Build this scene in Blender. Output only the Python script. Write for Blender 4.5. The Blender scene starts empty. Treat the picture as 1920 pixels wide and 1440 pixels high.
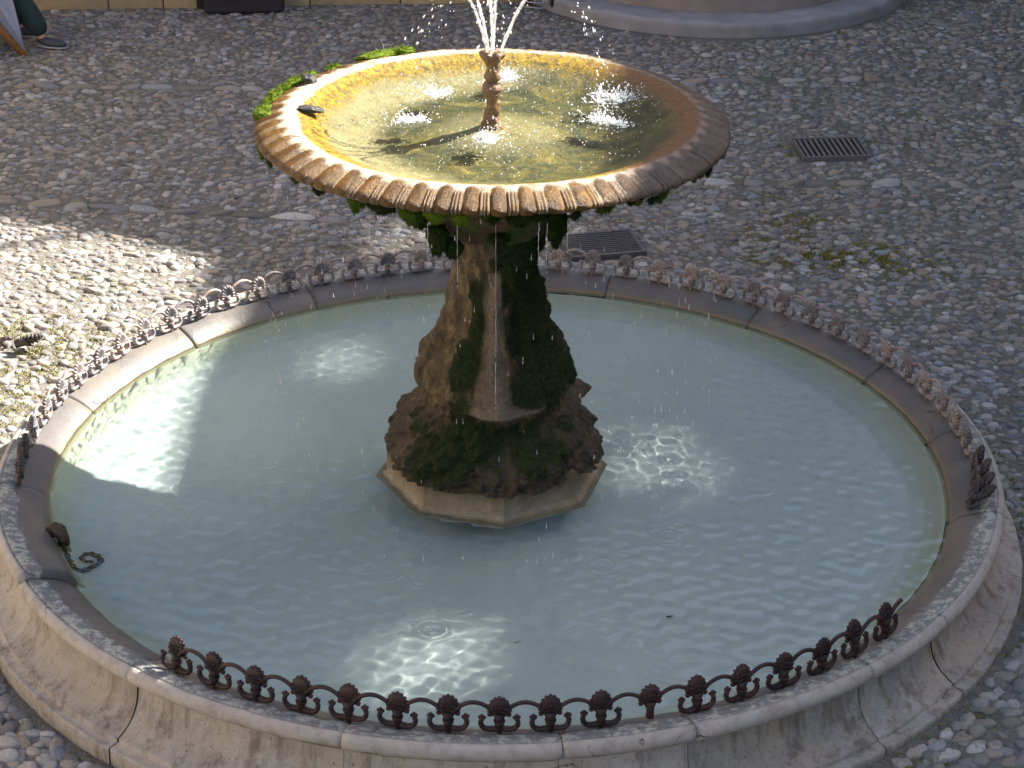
import bpy, math, random
import numpy as np
from mathutils import Matrix, Vector

PI = math.pi
R = math.radians
random.seed(7)
rng = np.random.default_rng(11)
sc = bpy.context.scene
COL = sc.collection

# ------------------------------------------------------------------ camera
cam = bpy.data.cameras.new('camera')
cam.lens = 74.78
cam.sensor_width = 36
cam.clip_end = 500
camo = bpy.data.objects.new('camera', cam)
COL.objects.link(camo)
M = Matrix(((0.99997837, -0.00162513, -0.00637288, 0.0),
            (-0.00498672, 0.44441905, -0.89580513, -9.26890903),
            (0.00428803, 0.89581754, 0.44440134, 5.53236749),
            (0, 0, 0, 1)))
camo.matrix_world = M
sc.camera = camo

# ------------------------------------------------------------------ light
SUN_AZ = 25.0      # degrees from +x towards +y (where the sun stands)
SUN_EL = 38.7
w = bpy.data.worlds.new("World")
sc.world = w
w.use_nodes = True
wn = w.node_tree
bg = wn.nodes['Background']
sky = wn.nodes.new('ShaderNodeTexSky')
sky.sky_type = 'NISHITA'
sky.sun_disc = False
sky.sun_elevation = R(SUN_EL)
sky.sun_rotation = R(90 - SUN_AZ)
sky.air_density = 1.0
sky.dust_density = 2.5
sky.ozone_density = 1.0
wn.links.new(sky.outputs[0], bg.inputs[0])
bg.inputs[1].default_value = 0.074
sl = bpy.data.lights.new('sun', 'SUN')
sl.energy = 5.0
sl.angle = R(0.53)
sl.color = (1.0, 0.94, 0.84)
sl.cycles.is_caustics_light = True
so = bpy.data.objects.new('sun', sl)
COL.objects.link(so)
sd = Vector((math.cos(R(SUN_EL)) * math.cos(R(SUN_AZ)), math.cos(R(SUN_EL)) * math.sin(R(SUN_AZ)), math.sin(R(SUN_EL))))
so.rotation_euler = sd.to_track_quat('Z', 'Y').to_euler()
so.location = sd * 30
sc.view_settings.view_transform = 'Standard'
sc.view_settings.look = 'None'
sc.view_settings.gamma = 1.0
sc.view_settings.exposure = 2.1
sc.cycles.use_denoising = True
sc.cycles.max_bounces = 8
sc.cycles.diffuse_bounces = 3
sc.cycles.transparent_max_bounces = 16
sc.cycles.sample_clamp_indirect = 6.0
sc.cycles.blur_glossy = 0.5

G = 0.14           # level of the paving
WZ = 0.467         # level of the water in the basin
BZ = 2.296         # level of the water in the upper bowl

# ------------------------------------------------------------------ helpers
def tag(o, label=None, cat=None, group=None, kind=None):
    if label: o['label'] = label
    if cat: o['category'] = cat
    if group: o['group'] = group
    if kind: o['kind'] = kind
    return o

def empty(name, loc=(0, 0, 0), rz=0.0):
    o = bpy.data.objects.new(name, None)
    COL.objects.link(o)
    o.location = loc
    o.rotation_euler = (0, 0, rz)
    o.empty_display_size = 0.1
    return o

def mesh_np(name, V, F, mat=None, parent=None, smooth=True, attrs=None):
    """V (n,3); F list of index arrays, each (m,k)."""
    V = np.asarray(V, dtype=np.float32)
    me = bpy.data.meshes.new(name)
    me.vertices.add(len(V))
    me.vertices.foreach_set('co', V.ravel())
    if not isinstance(F, (list, tuple)): F = [F]
    F = [np.asarray(f, dtype=np.int32) for f in F if len(f)]
    nl = sum(f.size for f in F)
    npoly = sum(len(f) for f in F)
    me.loops.add(nl)
    me.polygons.add(npoly)
    me.loops.foreach_set('vertex_index', np.concatenate([f.ravel() for f in F]))
    tot = np.concatenate([np.full(len(f), f.shape[1], dtype=np.int32) for f in F])
    st = np.concatenate([[0], np.cumsum(tot)[:-1]]).astype(np.int32)
    me.polygons.foreach_set('loop_start', st)
    me.polygons.foreach_set('loop_total', tot)
    me.polygons.foreach_set('use_smooth', np.full(npoly, smooth))
    me.update(calc_edges=True)
    me.validate()
    if attrs:
        for k, a in attrs.items():
            a = np.asarray(a, dtype=np.float32)
            if a.ndim == 2:
                at = me.attributes.new(k, 'FLOAT_COLOR', 'POINT')
                at.data.foreach_set('color', np.concatenate([a, np.ones((len(a), 1), np.float32)], 1).ravel())
            else:
                at = me.attributes.new(k, 'FLOAT', 'POINT')
                at.data.foreach_set('value', a)
    o = bpy.data.objects.new(name, me)
    COL.objects.link(o)
    if mat: me.materials.append(mat)
    if parent: o.parent = parent
    return o

class MB:
    def __init__(s): s.v = []; s.f = {3: [], 4: []}; s.n = 0
    def add(s, V, *Fs):
        V = np.asarray(V, float).reshape(-1, 3)
        for F in Fs:
            F = np.asarray(F, int)
            if len(F): s.f[F.shape[1]].append(F + s.n)
        s.v.append(V); s.n += len(V)
        return s
    def box(s, c, d, rot=None):
        c = np.array(c, float); d = np.array(d, float) / 2
        V = np.array([[x, y, z] for x in (-1, 1) for y in (-1, 1) for z in (-1, 1)], float) * d
        if rot is not None: V = V @ np.array(rot).T
        return s.add(V + c, [[0, 1, 3, 2], [4, 6, 7, 5], [0, 4, 5, 1], [2, 3, 7, 6], [0, 2, 6, 4], [1, 5, 7, 3]])
    def tube(s, P, rad, seg=8, cap=True, flat=None):
        P = np.asarray(P, float); n = len(P)
        rad = np.broadcast_to(np.asarray(rad, float), (n,))
        T = np.gradient(P, axis=0); T /= np.linalg.norm(T, axis=1)[:, None] + 1e-12
        up = np.array([0, 0, 1.0]) if abs(T[0][2]) < .9 else np.array([1.0, 0, 0])
        a = np.cross(T[0], up); a /= np.linalg.norm(a)
        V = []
        for i in range(n):
            a = a - T[i] * (a @ T[i]); a /= np.linalg.norm(a) + 1e-12
            b = np.cross(T[i], a)
            th = np.linspace(0, 2 * PI, seg, endpoint=False)
            V.append(P[i] + rad[i] * (np.cos(th)[:, None] * a + np.sin(th)[:, None] * b))
        V = np.concatenate(V)
        idx = np.arange(n * seg).reshape(n, seg)
        F = np.stack([idx[:-1], np.roll(idx, -1, 1)[:-1], np.roll(idx, -1, 1)[1:], idx[1:]], -1).reshape(-1, 4)
        if cap:
            V = np.concatenate([V, P[:1], P[-1:]])
            c0, c1 = n * seg, n * seg + 1
            i0, i1 = idx[0], idx[-1]
            T0 = np.stack([np.full(seg, c0), np.roll(i0, -1), i0], -1)
            T1 = np.stack([np.full(seg, c1), i1, np.roll(i1, -1)], -1)
            return s.add(V, F, np.concatenate([T0, T1]))
        return s.add(V, F)
    def ball(s, c, r, seg=10, rings=7, sq=(1, 1, 1)):
        th = np.linspace(0, 2 * PI, seg, endpoint=False)
        ph = np.linspace(0, PI, rings + 2)[1:-1]
        V = [[0, 0, 1.0]]
        for p in ph:
            for t in th: V.append([math.sin(p) * math.cos(t), math.sin(p) * math.sin(t), math.cos(p)])
        V.append([0, 0, -1.0])
        V = np.array(V) * r * np.array(sq) + np.array(c)
        idx = 1 + np.arange(rings * seg).reshape(rings, seg)
        F = np.stack([idx[:-1], idx[1:], np.roll(idx, -1, 1)[1:], np.roll(idx, -1, 1)[:-1]], -1).reshape(-1, 4)
        top = np.stack([np.zeros(seg, int), idx[0], np.roll(idx[0], -1)], -1)
        bot = np.stack([np.full(seg, len(V) - 1), np.roll(idx[-1], -1), idx[-1]], -1)
        return s.add(V, F, np.concatenate([top, bot]))
    def lathe(s, prof, seg=48, c=(0, 0)):
        prof = np.asarray(prof, float); n = len(prof)
        th = np.linspace(0, 2 * PI, seg, endpoint=False)
        V = np.stack([prof[:, None, 0] * np.cos(th) + c[0], prof[:, None, 0] * np.sin(th) + c[1], np.repeat(prof[:, 1][:, None], seg, 1)], -1).reshape(-1, 3)
        idx = np.arange(n * seg).reshape(n, seg)
        F = np.stack([idx[:-1], idx[1:], np.roll(idx, -1, 1)[1:], np.roll(idx, -1, 1)[:-1]], -1).reshape(-1, 4)
        return s.add(V, F)
    def build(s, name, mat, parent=None, smooth=True, attrs=None):
        V = np.concatenate(s.v)
        F = [np.concatenate(s.f[k]) for k in (3, 4) if s.f[k]]
        return mesh_np(name, V, F, mat, parent, smooth, attrs)

def _hash(i, j, k, seed):
    n = (i * 374761393 + j * 668265263 + k * 2147483647 + seed * 1274126177) & 0xffffffff
    n = ((n ^ (n >> 13)) * 1274126177) & 0xffffffff
    n = n ^ (n >> 16)
    return (n & 0xffff) / 65535.0

def vnoise(P, scale=1.0, octv=1, seed=0, gain=.5):
    """value noise in -1..1 for points (n,3)"""
    P = np.asarray(P, float) * scale
    out = np.zeros(len(P)); amp = 1.0; tot = 0
    for o in range(octv):
        Q = P * (2 ** o) + 100 + 17.3 * o
        I = np.floor(Q).astype(np.int64); f = Q - I; f = f * f * (3 - 2 * f)
        r = 0
        for a in (0, 1):
            for b in (0, 1):
                for c in (0, 1):
                    wgt = (f[:, 0] if a else 1 - f[:, 0]) * (f[:, 1] if b else 1 - f[:, 1]) * (f[:, 2] if c else 1 - f[:, 2])
                    r = r + wgt * _hash(I[:, 0] + a, I[:, 1] + b, I[:, 2] + c, seed + o)
        out += amp * (r * 2 - 1); tot += amp; amp *= gain
    return out / tot

def sstep(a, b, x): t = np.clip((x - a) / (b - a), 0, 1); return t * t * (3 - 2 * t)

# ------------------------------------------------------------------ materials
class NT:
    def __init__(s, name):
        s.m = bpy.data.materials.new(name); s.m.use_nodes = True
        s.t = s.m.node_tree; s.b = s.t.nodes['Principled BSDF']; s.out = s.t.nodes['Material Output']
        s.co = s.t.nodes.new('ShaderNodeTexCoord').outputs['Object']
    def n(s, typ, **kw):
        nd = s.t.nodes.new(typ)
        for k, v in kw.items():
            if hasattr(nd, k): setattr(nd, k, v)
        return nd
    def l(s, a, b): s.t.links.new(a, b)
    def noise(s, scale, detail=4, rough=.6, co=None, stretch=None, dist=0):
        n = s.n('ShaderNodeTexNoise'); n.inputs['Scale'].default_value = scale
        n.inputs['Detail'].default_value = detail; n.inputs['Roughness'].default_value = rough
        n.inputs['Distortion'].default_value = dist
        c = co or s.co
        if stretch:
            mp = s.n('ShaderNodeMapping'); mp.inputs['Scale'].default_value = stretch
            s.l(c, mp.inputs[0]); c = mp.outputs[0]
        s.l(c, n.inputs['Vector']); return n.outputs['Fac']
    def vor(s, scale, feature='F1', co=None, rand=1.0):
        n = s.n('ShaderNodeTexVoronoi'); n.feature = feature; n.inputs['Scale'].default_value = scale
        n.inputs['Randomness'].default_value = rand
        s.l(co or s.co, n.inputs['Vector']); return n
    def ramp(s, fac, stops, interp='LINEAR'):
        n = s.n('ShaderNodeValToRGB'); n.color_ramp.interpolation = interp
        e = n.color_ramp.elements
        while len(e) < len(stops): e.new(.5)
        for i, (p, c) in enumerate(stops):
            e[i].position = p
            e[i].color = (c, c, c, 1) if isinstance(c, (int, float)) else (*c, 1)
        s.l(fac, n.inputs[0]); return n.outputs[0]
    def mix(s, fac, a, b, mode='MIX'):
        n = s.n('ShaderNodeMix'); n.data_type = 'RGBA'; n.blend_type = mode
        for sock, v in ((n.inputs[0], fac), (n.inputs[6], a), (n.inputs[7], b)):
            if hasattr(v, 'links'): s.l(v, sock)
            elif isinstance(v, (int, float)) : sock.default_value = v if sock == n.inputs[0] else (v, v, v, 1)
            else: sock.default_value = (*v, 1)
        return n.outputs[2]
    def math(s, op, a, b=0.0, c=None, clamp=False):
        n = s.n('ShaderNodeMath'); n.operation = op; n.use_clamp = clamp
        for i, v in enumerate((a, b, c)):
            if v is None: continue
            if hasattr(v, 'links'): s.l(v, n.inputs[i])
            else: n.inputs[i].default_value = v
        return n.outputs[0]
    def attr(s, name, out='Fac'):
        n = s.n('ShaderNodeAttribute'); n.attribute_name = name; return n.outputs[out]
    def bump(s, h, strength=.5, dist=.01, nrm=None):
        n = s.n('ShaderNodeBump'); n.inputs['Strength'].default_value = strength; n.inputs['Distance'].default_value = dist
        s.l(h, n.inputs['Height'])
        if nrm: s.l(nrm, n.inputs['Normal'])
        s.l(n.outputs[0], s.b.inputs['Normal']); return n.outputs[0]
    def set(s, col=None, rough=None, metal=None, spec=None):
        for k, v in (('Base Color', col), ('Roughness', rough), ('Metallic', metal), ('Specular IOR Level', spec)):
            if v is None: continue
            if hasattr(v, 'links'): s.l(v, s.b.inputs[k])
            elif isinstance(v, (int, float)): s.b.inputs[k].default_value = v
            else: s.b.inputs[k].default_value = (*v, 1)
        return s

def simple(name, c, rough=.6, var=.25, scale=30, bump=.2, metal=0, bd=.003):
    n = NT(name)
    f = n.noise(scale, 5)
    col = n.mix(f, tuple(x * (1 - var) for x in c), tuple(min(1, x * (1 + var)) for x in c))
    n.set(col, rough, metal)
    n.bump(n.noise(scale * 3, 4), bump, bd)
    return n.m

def radial(n):
    sep = n.n('ShaderNodeSeparateXYZ'); n.l(n.co, sep.inputs[0])
    x2 = n.math('MULTIPLY', sep.outputs[0], sep.outputs[0]); y2 = n.math('MULTIPLY', sep.outputs[1], sep.outputs[1])
    return n.math('SQRT', n.math('ADD', x2, y2)), sep

# paving stones: colour given per stone
def mat_cobble():
    n = NT('river_stone')
    c = n.attr('col', 'Color')
    f = n.noise(60, 5, .65)
    col = n.mix(1.0, c, n.ramp(f, [(.25, .62), (.75, 1.3)]), 'MULTIPLY')
    big = n.noise(1.1, 4, .6)
    col = n.mix(n.math('MULTIPLY', n.ramp(big, [(.42, 0.0), (.66, 1.0)]), .45), col, (.17, .15, .13))
    n.set(col, n.ramp(f, [(.3, .55), (.7, .85)]), spec=.35)
    n.bump(f, .35, .006)
    return n.m
def mat_ground():
    n = NT('dirt')
    f = n.noise(35, 6, .7); g = n.noise(2.2, 5, .65)
    col = n.ramp(f, [(.25, (.075, .066, .057)), (.55, (.15, .135, .118)), (.8, (.24, .22, .195))])
    v = n.vor(42.0)
    peb = n.ramp(v.outputs['Distance'], [(.0, 1.0), (.28, .8), (.42, 0.0)])
    pc = n.mix(.88, v.outputs['Color'], (.5, .5, .5)); pc = n.mix(1.0, pc, (.34, .32, .30), 'MULTIPLY')
    col = n.mix(n.math('MULTIPLY', peb, .75), col, pc)
    col = n.mix(n.math('MULTIPLY', n.ramp(g, [(.5, 0), (.68, 1)]), .4), col, (.04, .065, .018))
    n.set(col, .9)
    n.bump(n.math('ADD', peb, n.math('MULTIPLY', f, .6)), .6, .01)
    return n.m
M_COB = mat_cobble()
M_GND = mat_ground()

def warped(n):
    t = n.n('ShaderNodeTexNoise'); t.inputs['Scale'].default_value = 7; t.inputs['Detail'].default_value = 5
    n.l(n.co, t.inputs['Vector'])
    a = n.n('ShaderNodeVectorMath'); a.operation = 'SCALE'; n.l(t.outputs['Color'], a.inputs[0]); a.inputs['Scale'].default_value = .22
    b = n.n('ShaderNodeVectorMath'); b.operation = 'ADD'; n.l(n.co, b.inputs[0]); n.l(a.outputs[0], b.inputs[1])
    return b.outputs[0]
def mat_coping():
    n = NT('coping_marble')
    r, sep = radial(n)
    edge = n.noise(9, 6, .7)
    blot = n.noise(26, 6, .7)
    fine = n.noise(90, 4, .7)
    rr = n.math('ADD', r, n.math('MULTIPLY', n.math('SUBTRACT', edge, .5), .16))
    pale = n.ramp(fine, [(.25, (.24, .23, .20)), (.6, (.42, .41, .35)), (.9, (.55, .53, .47))])
    lich = n.ramp(n.math('ADD', n.math('MULTIPLY', blot, .65), n.math('MULTIPLY', edge, .35)), [(.46, 0.0), (.52, 1.0)])
    pale = n.mix(n.math('MULTIPLY', lich, .78), pale, (.11, .11, .12))
    wet = n.ramp(fine, [(.25, (.075, .069, .067)), (.8, (.14, .13, .127))])
    mud = n.noise(3, 5, .6)
    wet = n.mix(n.ramp(mud, [(.45, 0), (.65, 1)]), wet, (.15, .13, .105))
    t = n.ramp(rr, [(0, 0), (1, 1)])
    m1 = n.math('MULTIPLY', n.math('SUBTRACT', rr, 2.330), 110.0, clamp=True)
    col = n.mix(m1, wet, pale)
    ns = n.math('MULTIPLY', n.math('SUBTRACT', r, 2.405), 60.0, clamp=True)
    nose = n.ramp(n.noise(14, 6, .7), [(.25, (.24, .20, .17)), (.5, (.37, .325, .285)), (.8, (.44, .40, .36))])
    col = n.mix(ns, col, nose)
    # algae line at the water
    al = n.math('MULTIPLY', n.math('SUBTRACT', .487, sep.outputs[2]), 50.0, clamp=True)
    col = n.mix(al, col, (.19, .145, .085))
    al2 = n.math('MULTIPLY', n.math('SUBTRACT', .458, sep.outputs[2]), 60.0, clamp=True)
    col = n.mix(al2, col, (.36, .36, .22))
    # thin cracks
    cr = n.vor(1.3, 'DISTANCE_TO_EDGE', co=warped(n))
    crk = n.math('MULTIPLY', n.ramp(cr.outputs['Distance'], [(0, 1), (.0035, 0)]), n.ramp(n.noise(2.3, 2), [(.56, 0), (.60, 1)]))
    col = n.mix(crk, col, (.03, .025, .02))
    n.set(col, n.mix(m1, .42, .78), spec=.4)
    h = n.math('ADD', n.math('MULTIPLY', blot, .6), n.math('MULTIPLY', fine, .3))
    h = n.math('SUBTRACT', h, n.math('MULTIPLY', crk, .8))
    n.bump(h, .55, .008)
    return n.m
def mat_wall():
    n = NT('basin_marble')
    f = n.noise(20, 6, .7); g = n.noise(3.0, 5, .6, stretch=(1, 1, .5)); h = n.noise(120, 3, .7)
    st = n.noise(7, 5, .7, stretch=(1.6, 1.6, .25))
    col = n.ramp(f, [(.2, (.26, .225, .19)), (.5, (.38, .34, .30)), (.8, (.45, .415, .375))])
    oi = n.n('ShaderNodeObjectInfo'); tone = n.ramp(oi.outputs['Random'], [(0, .80), (1, 1.08)])
    col = n.mix(1.0, col, tone, 'MULTIPLY')
    col = n.mix(n.ramp(g, [(.46, 0), (.66, .65)]), col, (.36, .30, .22))
    soot = n.noise(2.6, 6, .7); col = n.mix(n.ramp(soot, [(.50, 0), (.68, .55)]), col, (.19, .18, .18))
    col = n.mix(n.ramp(st, [(.50, 0), (.66, .75)]), col, (.13, .10, .075))
    pit = n.ramp(n.noise(55, 5, .75), [(.33, 1), (.40, 0)])
    col = n.mix(n.math('MULTIPLY', pit, .85), col, (.10, .08, .06))
    cr = n.vor(1.2, 'DISTANCE_TO_EDGE', co=warped(n))
    crk = n.math('MULTIPLY', n.ramp(cr.outputs['Distance'], [(0, 1), (.0035, 0)]), n.ramp(n.noise(2.1, 2), [(.54, 0), (.58, 1)]))
    col = n.mix(crk, col, (.05, .04, .03))
    n.set(col, .75, spec=.35)
    hh = n.math('SUBTRACT', n.math('ADD', n.math('MULTIPLY', f, .7), n.math('MULTIPLY', h, .25)), n.math('MULTIPLY', n.math('ADD', pit, crk), .7))
    n.bump(hh, .5, .008)
    return n.m
def mat_floor():
    n = NT('basin_floor_plaster')
    r, sep = radial(n)
    f = n.noise(1.6, 6, .62); g = n.noise(24, 6, .75, dist=.6); h = n.noise(5.5, 5, .7, stretch=(.7, 1.6, 1))
    col = n.ramp(f, [(.3, (.42, .485, .475)), (.7, (.48, .54, .53))])
    col = n.mix(n.ramp(h, [(.45, 0), (.75, .5)]), col, (.47, .53, .49))
    col = n.mix(n.ramp(g, [(.5, 0), (.72, .55)]), col, (.38, .45, .43))
    e = n.math('MULTIPLY', n.math('SUBTRACT', n.math('ADD', r, n.math('MULTIPLY', f, .12)), 2.08), 8.0, clamp=True)
    col = n.mix(e, col, (.46, .49, .38))
    sp = n.ramp(n.noise(70, 4, .8), [(.25, 1), (.31, 0)])
    col = n.mix(n.math('MULTIPLY', sp, .6), col, (.10, .11, .09))
    n.set(col, .9, spec=.1)
    return n.m
M_COP = mat_coping(); M_WALL = mat_wall(); M_FLOOR = mat_floor()

def mat_water(name, tint=(.95, .98, .985), rough=0.0):
    n = NT(name)
    n.t.nodes.remove(n.b)
    g = n.n('ShaderNodeBsdfGlass'); g.inputs['IOR'].default_value = 1.33; g.inputs['Roughness'].default_value = rough
    g.inputs['Color'].default_value = (*tint, 1)
    n.l(g.outputs[0], n.out.inputs[0])
    return n.m
M_WATER = mat_water('water')
def mat_film():
    n = NT('bowl_water'); n.t.nodes.remove(n.b)
    tr = n.n('ShaderNodeBsdfTransparent'); tr.inputs['Color'].default_value = (.97, .975, .90, 1)
    gl = n.n('ShaderNodeBsdfGlossy'); gl.inputs['Roughness'].default_value = .04
    lw = n.n('ShaderNodeLayerWeight'); lw.inputs['Blend'].default_value = .5
    fac = n.math('ADD', n.math('MULTIPLY', n.math('POWER', lw.outputs['Facing'], 5.0), .9), .02)
    m = n.n('ShaderNodeMixShader'); n.l(fac, m.inputs[0]); n.l(tr.outputs[0], m.inputs[1]); n.l(gl.outputs[0], m.inputs[2])
    n.l(m.outputs[0], n.out.inputs[0]); return n.m
M_BWATER = mat_film()
def mat_drops(op=.55, name='splashing_water'):
    n = NT(name); n.t.nodes.remove(n.b)
    tr = n.n('ShaderNodeBsdfTransparent')
    gl = n.n('ShaderNodeBsdfGlossy'); gl.inputs['Roughness'].default_value = .12
    df = n.n('ShaderNodeBsdfDiffuse'); df.inputs['Color'].default_value = (.92, .94, .95, 1)
    tl = n.n('ShaderNodeBsdfTranslucent'); tl.inputs['Color'].default_value = (.92, .94, .95, 1)
    a1 = n.n('ShaderNodeMixShader'); a1.inputs[0].default_value = .5; n.l(df.outputs[0], a1.inputs[1]); n.l(tl.outputs[0], a1.inputs[2])
    a2 = n.n('ShaderNodeMixShader'); a2.inputs[0].default_value = .35; n.l(a1.outputs[0], a2.inputs[1]); n.l(gl.outputs[0], a2.inputs[2])
    a3 = n.n('ShaderNodeMixShader'); a3.inputs[0].default_value = op; n.l(tr.outputs[0], a3.inputs[1]); n.l(a2.outputs[0], a3.inputs[2])
    n.l(a3.outputs[0], n.out.inputs[0])
    return n.m
M_DROP = mat_drops(.85); M_JET = mat_drops(.5, 'jet_water'); M_DRIP = mat_drops(.5, 'drip_water')

def mat_iron(name, a, b, worn, wf=.55):
    n = NT(name)
    f = n.noise(45, 5, .7); g = n.noise(14, 4, .6)
    col = n.mix(n.ramp(g, [(.4, 0), (.62, 1)]), a, b)
    col = n.mix(n.ramp(f, [(wf, 0), (wf + .12, 1)]), col, worn)
    oi = n.n('ShaderNodeObjectInfo'); col = n.mix(1.0, col, n.ramp(oi.outputs['Random'], [(0, (.62, .60, .62)), (.6, (1.0, 1.0, 1.0)), (1, (1.35, 1.15, 1.0))]), 'MULTIPLY')
    n.set(col, n.ramp(f, [(.3, .45), (.7, .75)]), .15)
    n.bump(f, .4, .003)
    return n.m
M_IRON = mat_iron('painted_iron', (.024, .012, .014), (.045, .018, .014), (.06, .045, .05), .62)
M_IRON2 = mat_iron('weathered_iron', (.22, .205, .215), (.20, .13, .09), (.32, .30, .31), .48)
M_IRON3 = mat_iron('black_iron', (.035, .033, .04), (.09, .06, .045), (.16, .15, .16), .56)

def mat_bowl():
    n = NT('bowl_stone')
    r, sep = radial(n)
    f = n.noise(14, 6, .7); g = n.noise(45, 6, .75); big = n.noise(3.2, 5, .65, dist=.8)
    x = sep.outputs[0]
    rr = n.math('ADD', r, n.math('ADD', n.math('MULTIPLY', n.math('SUBTRACT', f, .5), .14), n.math('MULTIPLY', n.math('SUBTRACT', big, .5), .16)))
    # olive water bed -> cream -> orange band -> lime white
    olive = n.ramp(n.noise(5.5, 6, .7, dist=1.2), [(.36, (.010, .015, .004)), (.48, (.036, .038, .008)), (.58, (.10, .082, .016)), (.74, (.24, .18, .045))])
    olive = n.mix(n.ramp(g, [(.5, 0), (.7, .5)]), olive, (.12, .13, .05))
    cream = n.ramp(f, [(.3, (.155, .135, .062)), (.7, (.29, .26, .15))])
    cen = n.math('MULTIPLY', n.math('SUBTRACT', .34, rr), 6.0, clamp=True)
    c1 = n.mix(n.math('MULTIPLY', cen, n.ramp(big, [(.35, .3), (.6, 1)])), olive, cream)
    k = n.math('MULTIPLY', n.math('SUBTRACT', n.math('ADD', rr, n.math('MULTIPLY', x, -.22)), .60), 7.0, clamp=True)
    left = n.math('MULTIPLY', n.math('SUBTRACT', .45, x), 2.2, clamp=True)
    c2 = n.mix(n.math('MULTIPLY', k, n.math('MAXIMUM', left, .30)), c1, cream)
    orange = n.ramp(n.noise(30, 6, .8, dist=.8), [(.38, (.045, .032, .005)), (.45, (.15, .085, .003)), (.58, (.33, .215, .003)), (.8, (.46, .34, .012))])
    brown = n.ramp(g, [(.25, (.10, .045, .015)), (.75, (.26, .13, .05))])
    right = n.math('MULTIPLY', n.math('SUBTRACT', x, .40), 4.0, clamp=True)
    ob = n.mix(right, orange, brown)
    k2 = n.math('MULTIPLY', n.math('SUBTRACT', rr, .765), 16.0, clamp=True)
    c3 = n.mix(k2, c2, ob)
    lime = n.ramp(g, [(.2, (.25, .19, .13)), (.6, (.50, .47, .37))]); lime = n.mix(n.ramp(n.noise(9, 5, .7), [(.50, 0), (.62, .85)]), lime, (.22, .14, .07))
    lime = n.mix(right, lime, n.mix(.6, brown, (.35, .27, .22)))
    k3 = n.math('MULTIPLY', n.math('SUBTRACT', n.math('ADD', r, n.math('MULTIPLY', n.math('SUBTRACT', f, .5), .07)), .905), 40.0, clamp=True)
    c4 = n.mix(k3, c3, lime)
    gad = n.ramp(f, [(.25, (.026, .011, .002)), (.48, (.085, .039, .005)), (.62, (.16, .078, .012)), (.8, (.22, .14, .045))])
    gad = n.mix(right, gad, n.ramp(f, [(.3, (.075, .05, .035)), (.7, (.15, .11, .09))]))
    rid = n.attr('ridge')
    gad = n.mix(n.math('MULTIPLY', rid, n.mix(right, .6, .3)), gad, (.27, .19, .11))
    out = n.attr('outer')
    c5 = n.mix(out, c4, gad)
    und = n.attr('under')
    mossy = n.ramp(n.noise(7, 5, .7), [(.42, (.075, .045, .025)), (.52, (.035, .055, .010)), (.7, (.05, .085, .015))])
    c6 = n.mix(und, c5, mossy)
    n.set(c6, n.mix(und, n.mix(out, .5, .30), .8), spec=.32)
    n.bump(n.math('ADD', f, n.math('MULTIPLY', g, .9)), .8, .014)
    return n.m
def mat_ped():
    n = NT('pedestal_tufa')
    f = n.noise(16, 6, .75, stretch=(1, 1, .55)); g = n.noise(60, 5, .75)
    st = n.ramp(f, [(.30, (.014, .010, .004)), (.47, (.050, .032, .012)), (.61, (.145, .094, .036)), (.82, (.30, .21, .10))])
    cr = n.ramp(g, [(.3, (.085, .058, .036)), (.7, (.25, .195, .145))])
    ms = n.ramp(g, [(.25, (.004, .006, .001)), (.50, (.014, .022, .003)), (.72, (.042, .054, .008)), (.9, (.085, .08, .025))])
    dk = n.ramp(g, [(.32, (.009, .007, .004)), (.56, (.046, .033, .020)), (.72, (.19, .155, .12))])
    c = n.mix(n.attr('rock'), st, dk)
    c = n.mix(n.attr('crust'), c, cr)
    mm = n.math('MULTIPLY', n.math('SUBTRACT', n.math('ADD', n.attr('moss'), n.math('ADD', n.math('MULTIPLY', n.math('SUBTRACT', f, .5), 1.5), n.math('MULTIPLY', n.math('SUBTRACT', g, .5), 1.3))), .42), 3.5, clamp=True)
    c = n.mix(mm, c, ms)
    n.set(c, n.mix(mm, .5, .95), spec=.4)
    n.bump(n.math('ADD', f, n.math('MULTIPLY', g, .7)), .8, .02)
    return n.m
def mat_plinth():
    n = NT('plinth_limestone')
    f = n.noise(18, 6, .75); g = n.noise(70, 5, .7); s = n.noise(9, 5, .7, stretch=(1.5, 1.5, .3))
    sep = n.n('ShaderNodeSeparateXYZ'); n.l(n.co, sep.inputs[0])
    c = n.ramp(f, [(.25, (.15, .115, .065)), (.6, (.29, .24, .165)), (.85, (.36, .315, .24))])
    top = n.math('MULTIPLY', n.math('SUBTRACT', n.math('ADD', sep.outputs[2], n.math('MULTIPLY', s, .12)), .565), 10.0, clamp=True)
    c = n.mix(top, c, (.085, .06, .03))
    c = n.mix(n.ramp(s, [(.5, 0), (.7, .5)]), c, (.20, .15, .05))
    sub = n.math('MULTIPLY', n.math('SUBTRACT', .450, sep.outputs[2]), 120.0, clamp=True)
    c = n.mix(sub, c, (.58, .64, .64))
    n.set(c, .7)
    n.bump(n.math('ADD', f, g), .5, .010)
    return n.m
M_BOWL = mat_bowl(); M_PED = mat_ped(); M_PLI = mat_plinth()
def mat_moss(name, a, b, c):
    n = NT(name)
    g = n.noise(120, 4, .8); f = n.noise(18, 4, .6)
    col = n.ramp(g, [(.25, a), (.55, b), (.85, c)])
    col = n.mix(n.ramp(f, [(.4, 0), (.7, .6)]), col, b)
    n.set(col, .95, spec=.2)
    n.bump(g, .9, .01)
    return n.m
M_MOSS = mat_moss('bright_moss', (.035, .060, .004), (.12, .175, .010), (.24, .29, .03))
M_MOSSD = mat_moss('dark_moss', (.006, .010, .001), (.017, .030, .003), (.045, .066, .007))
M_GRASS = mat_moss('short_grass', (.10, .11, .020), (.26, .24, .05), (.50, .42, .11))
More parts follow.
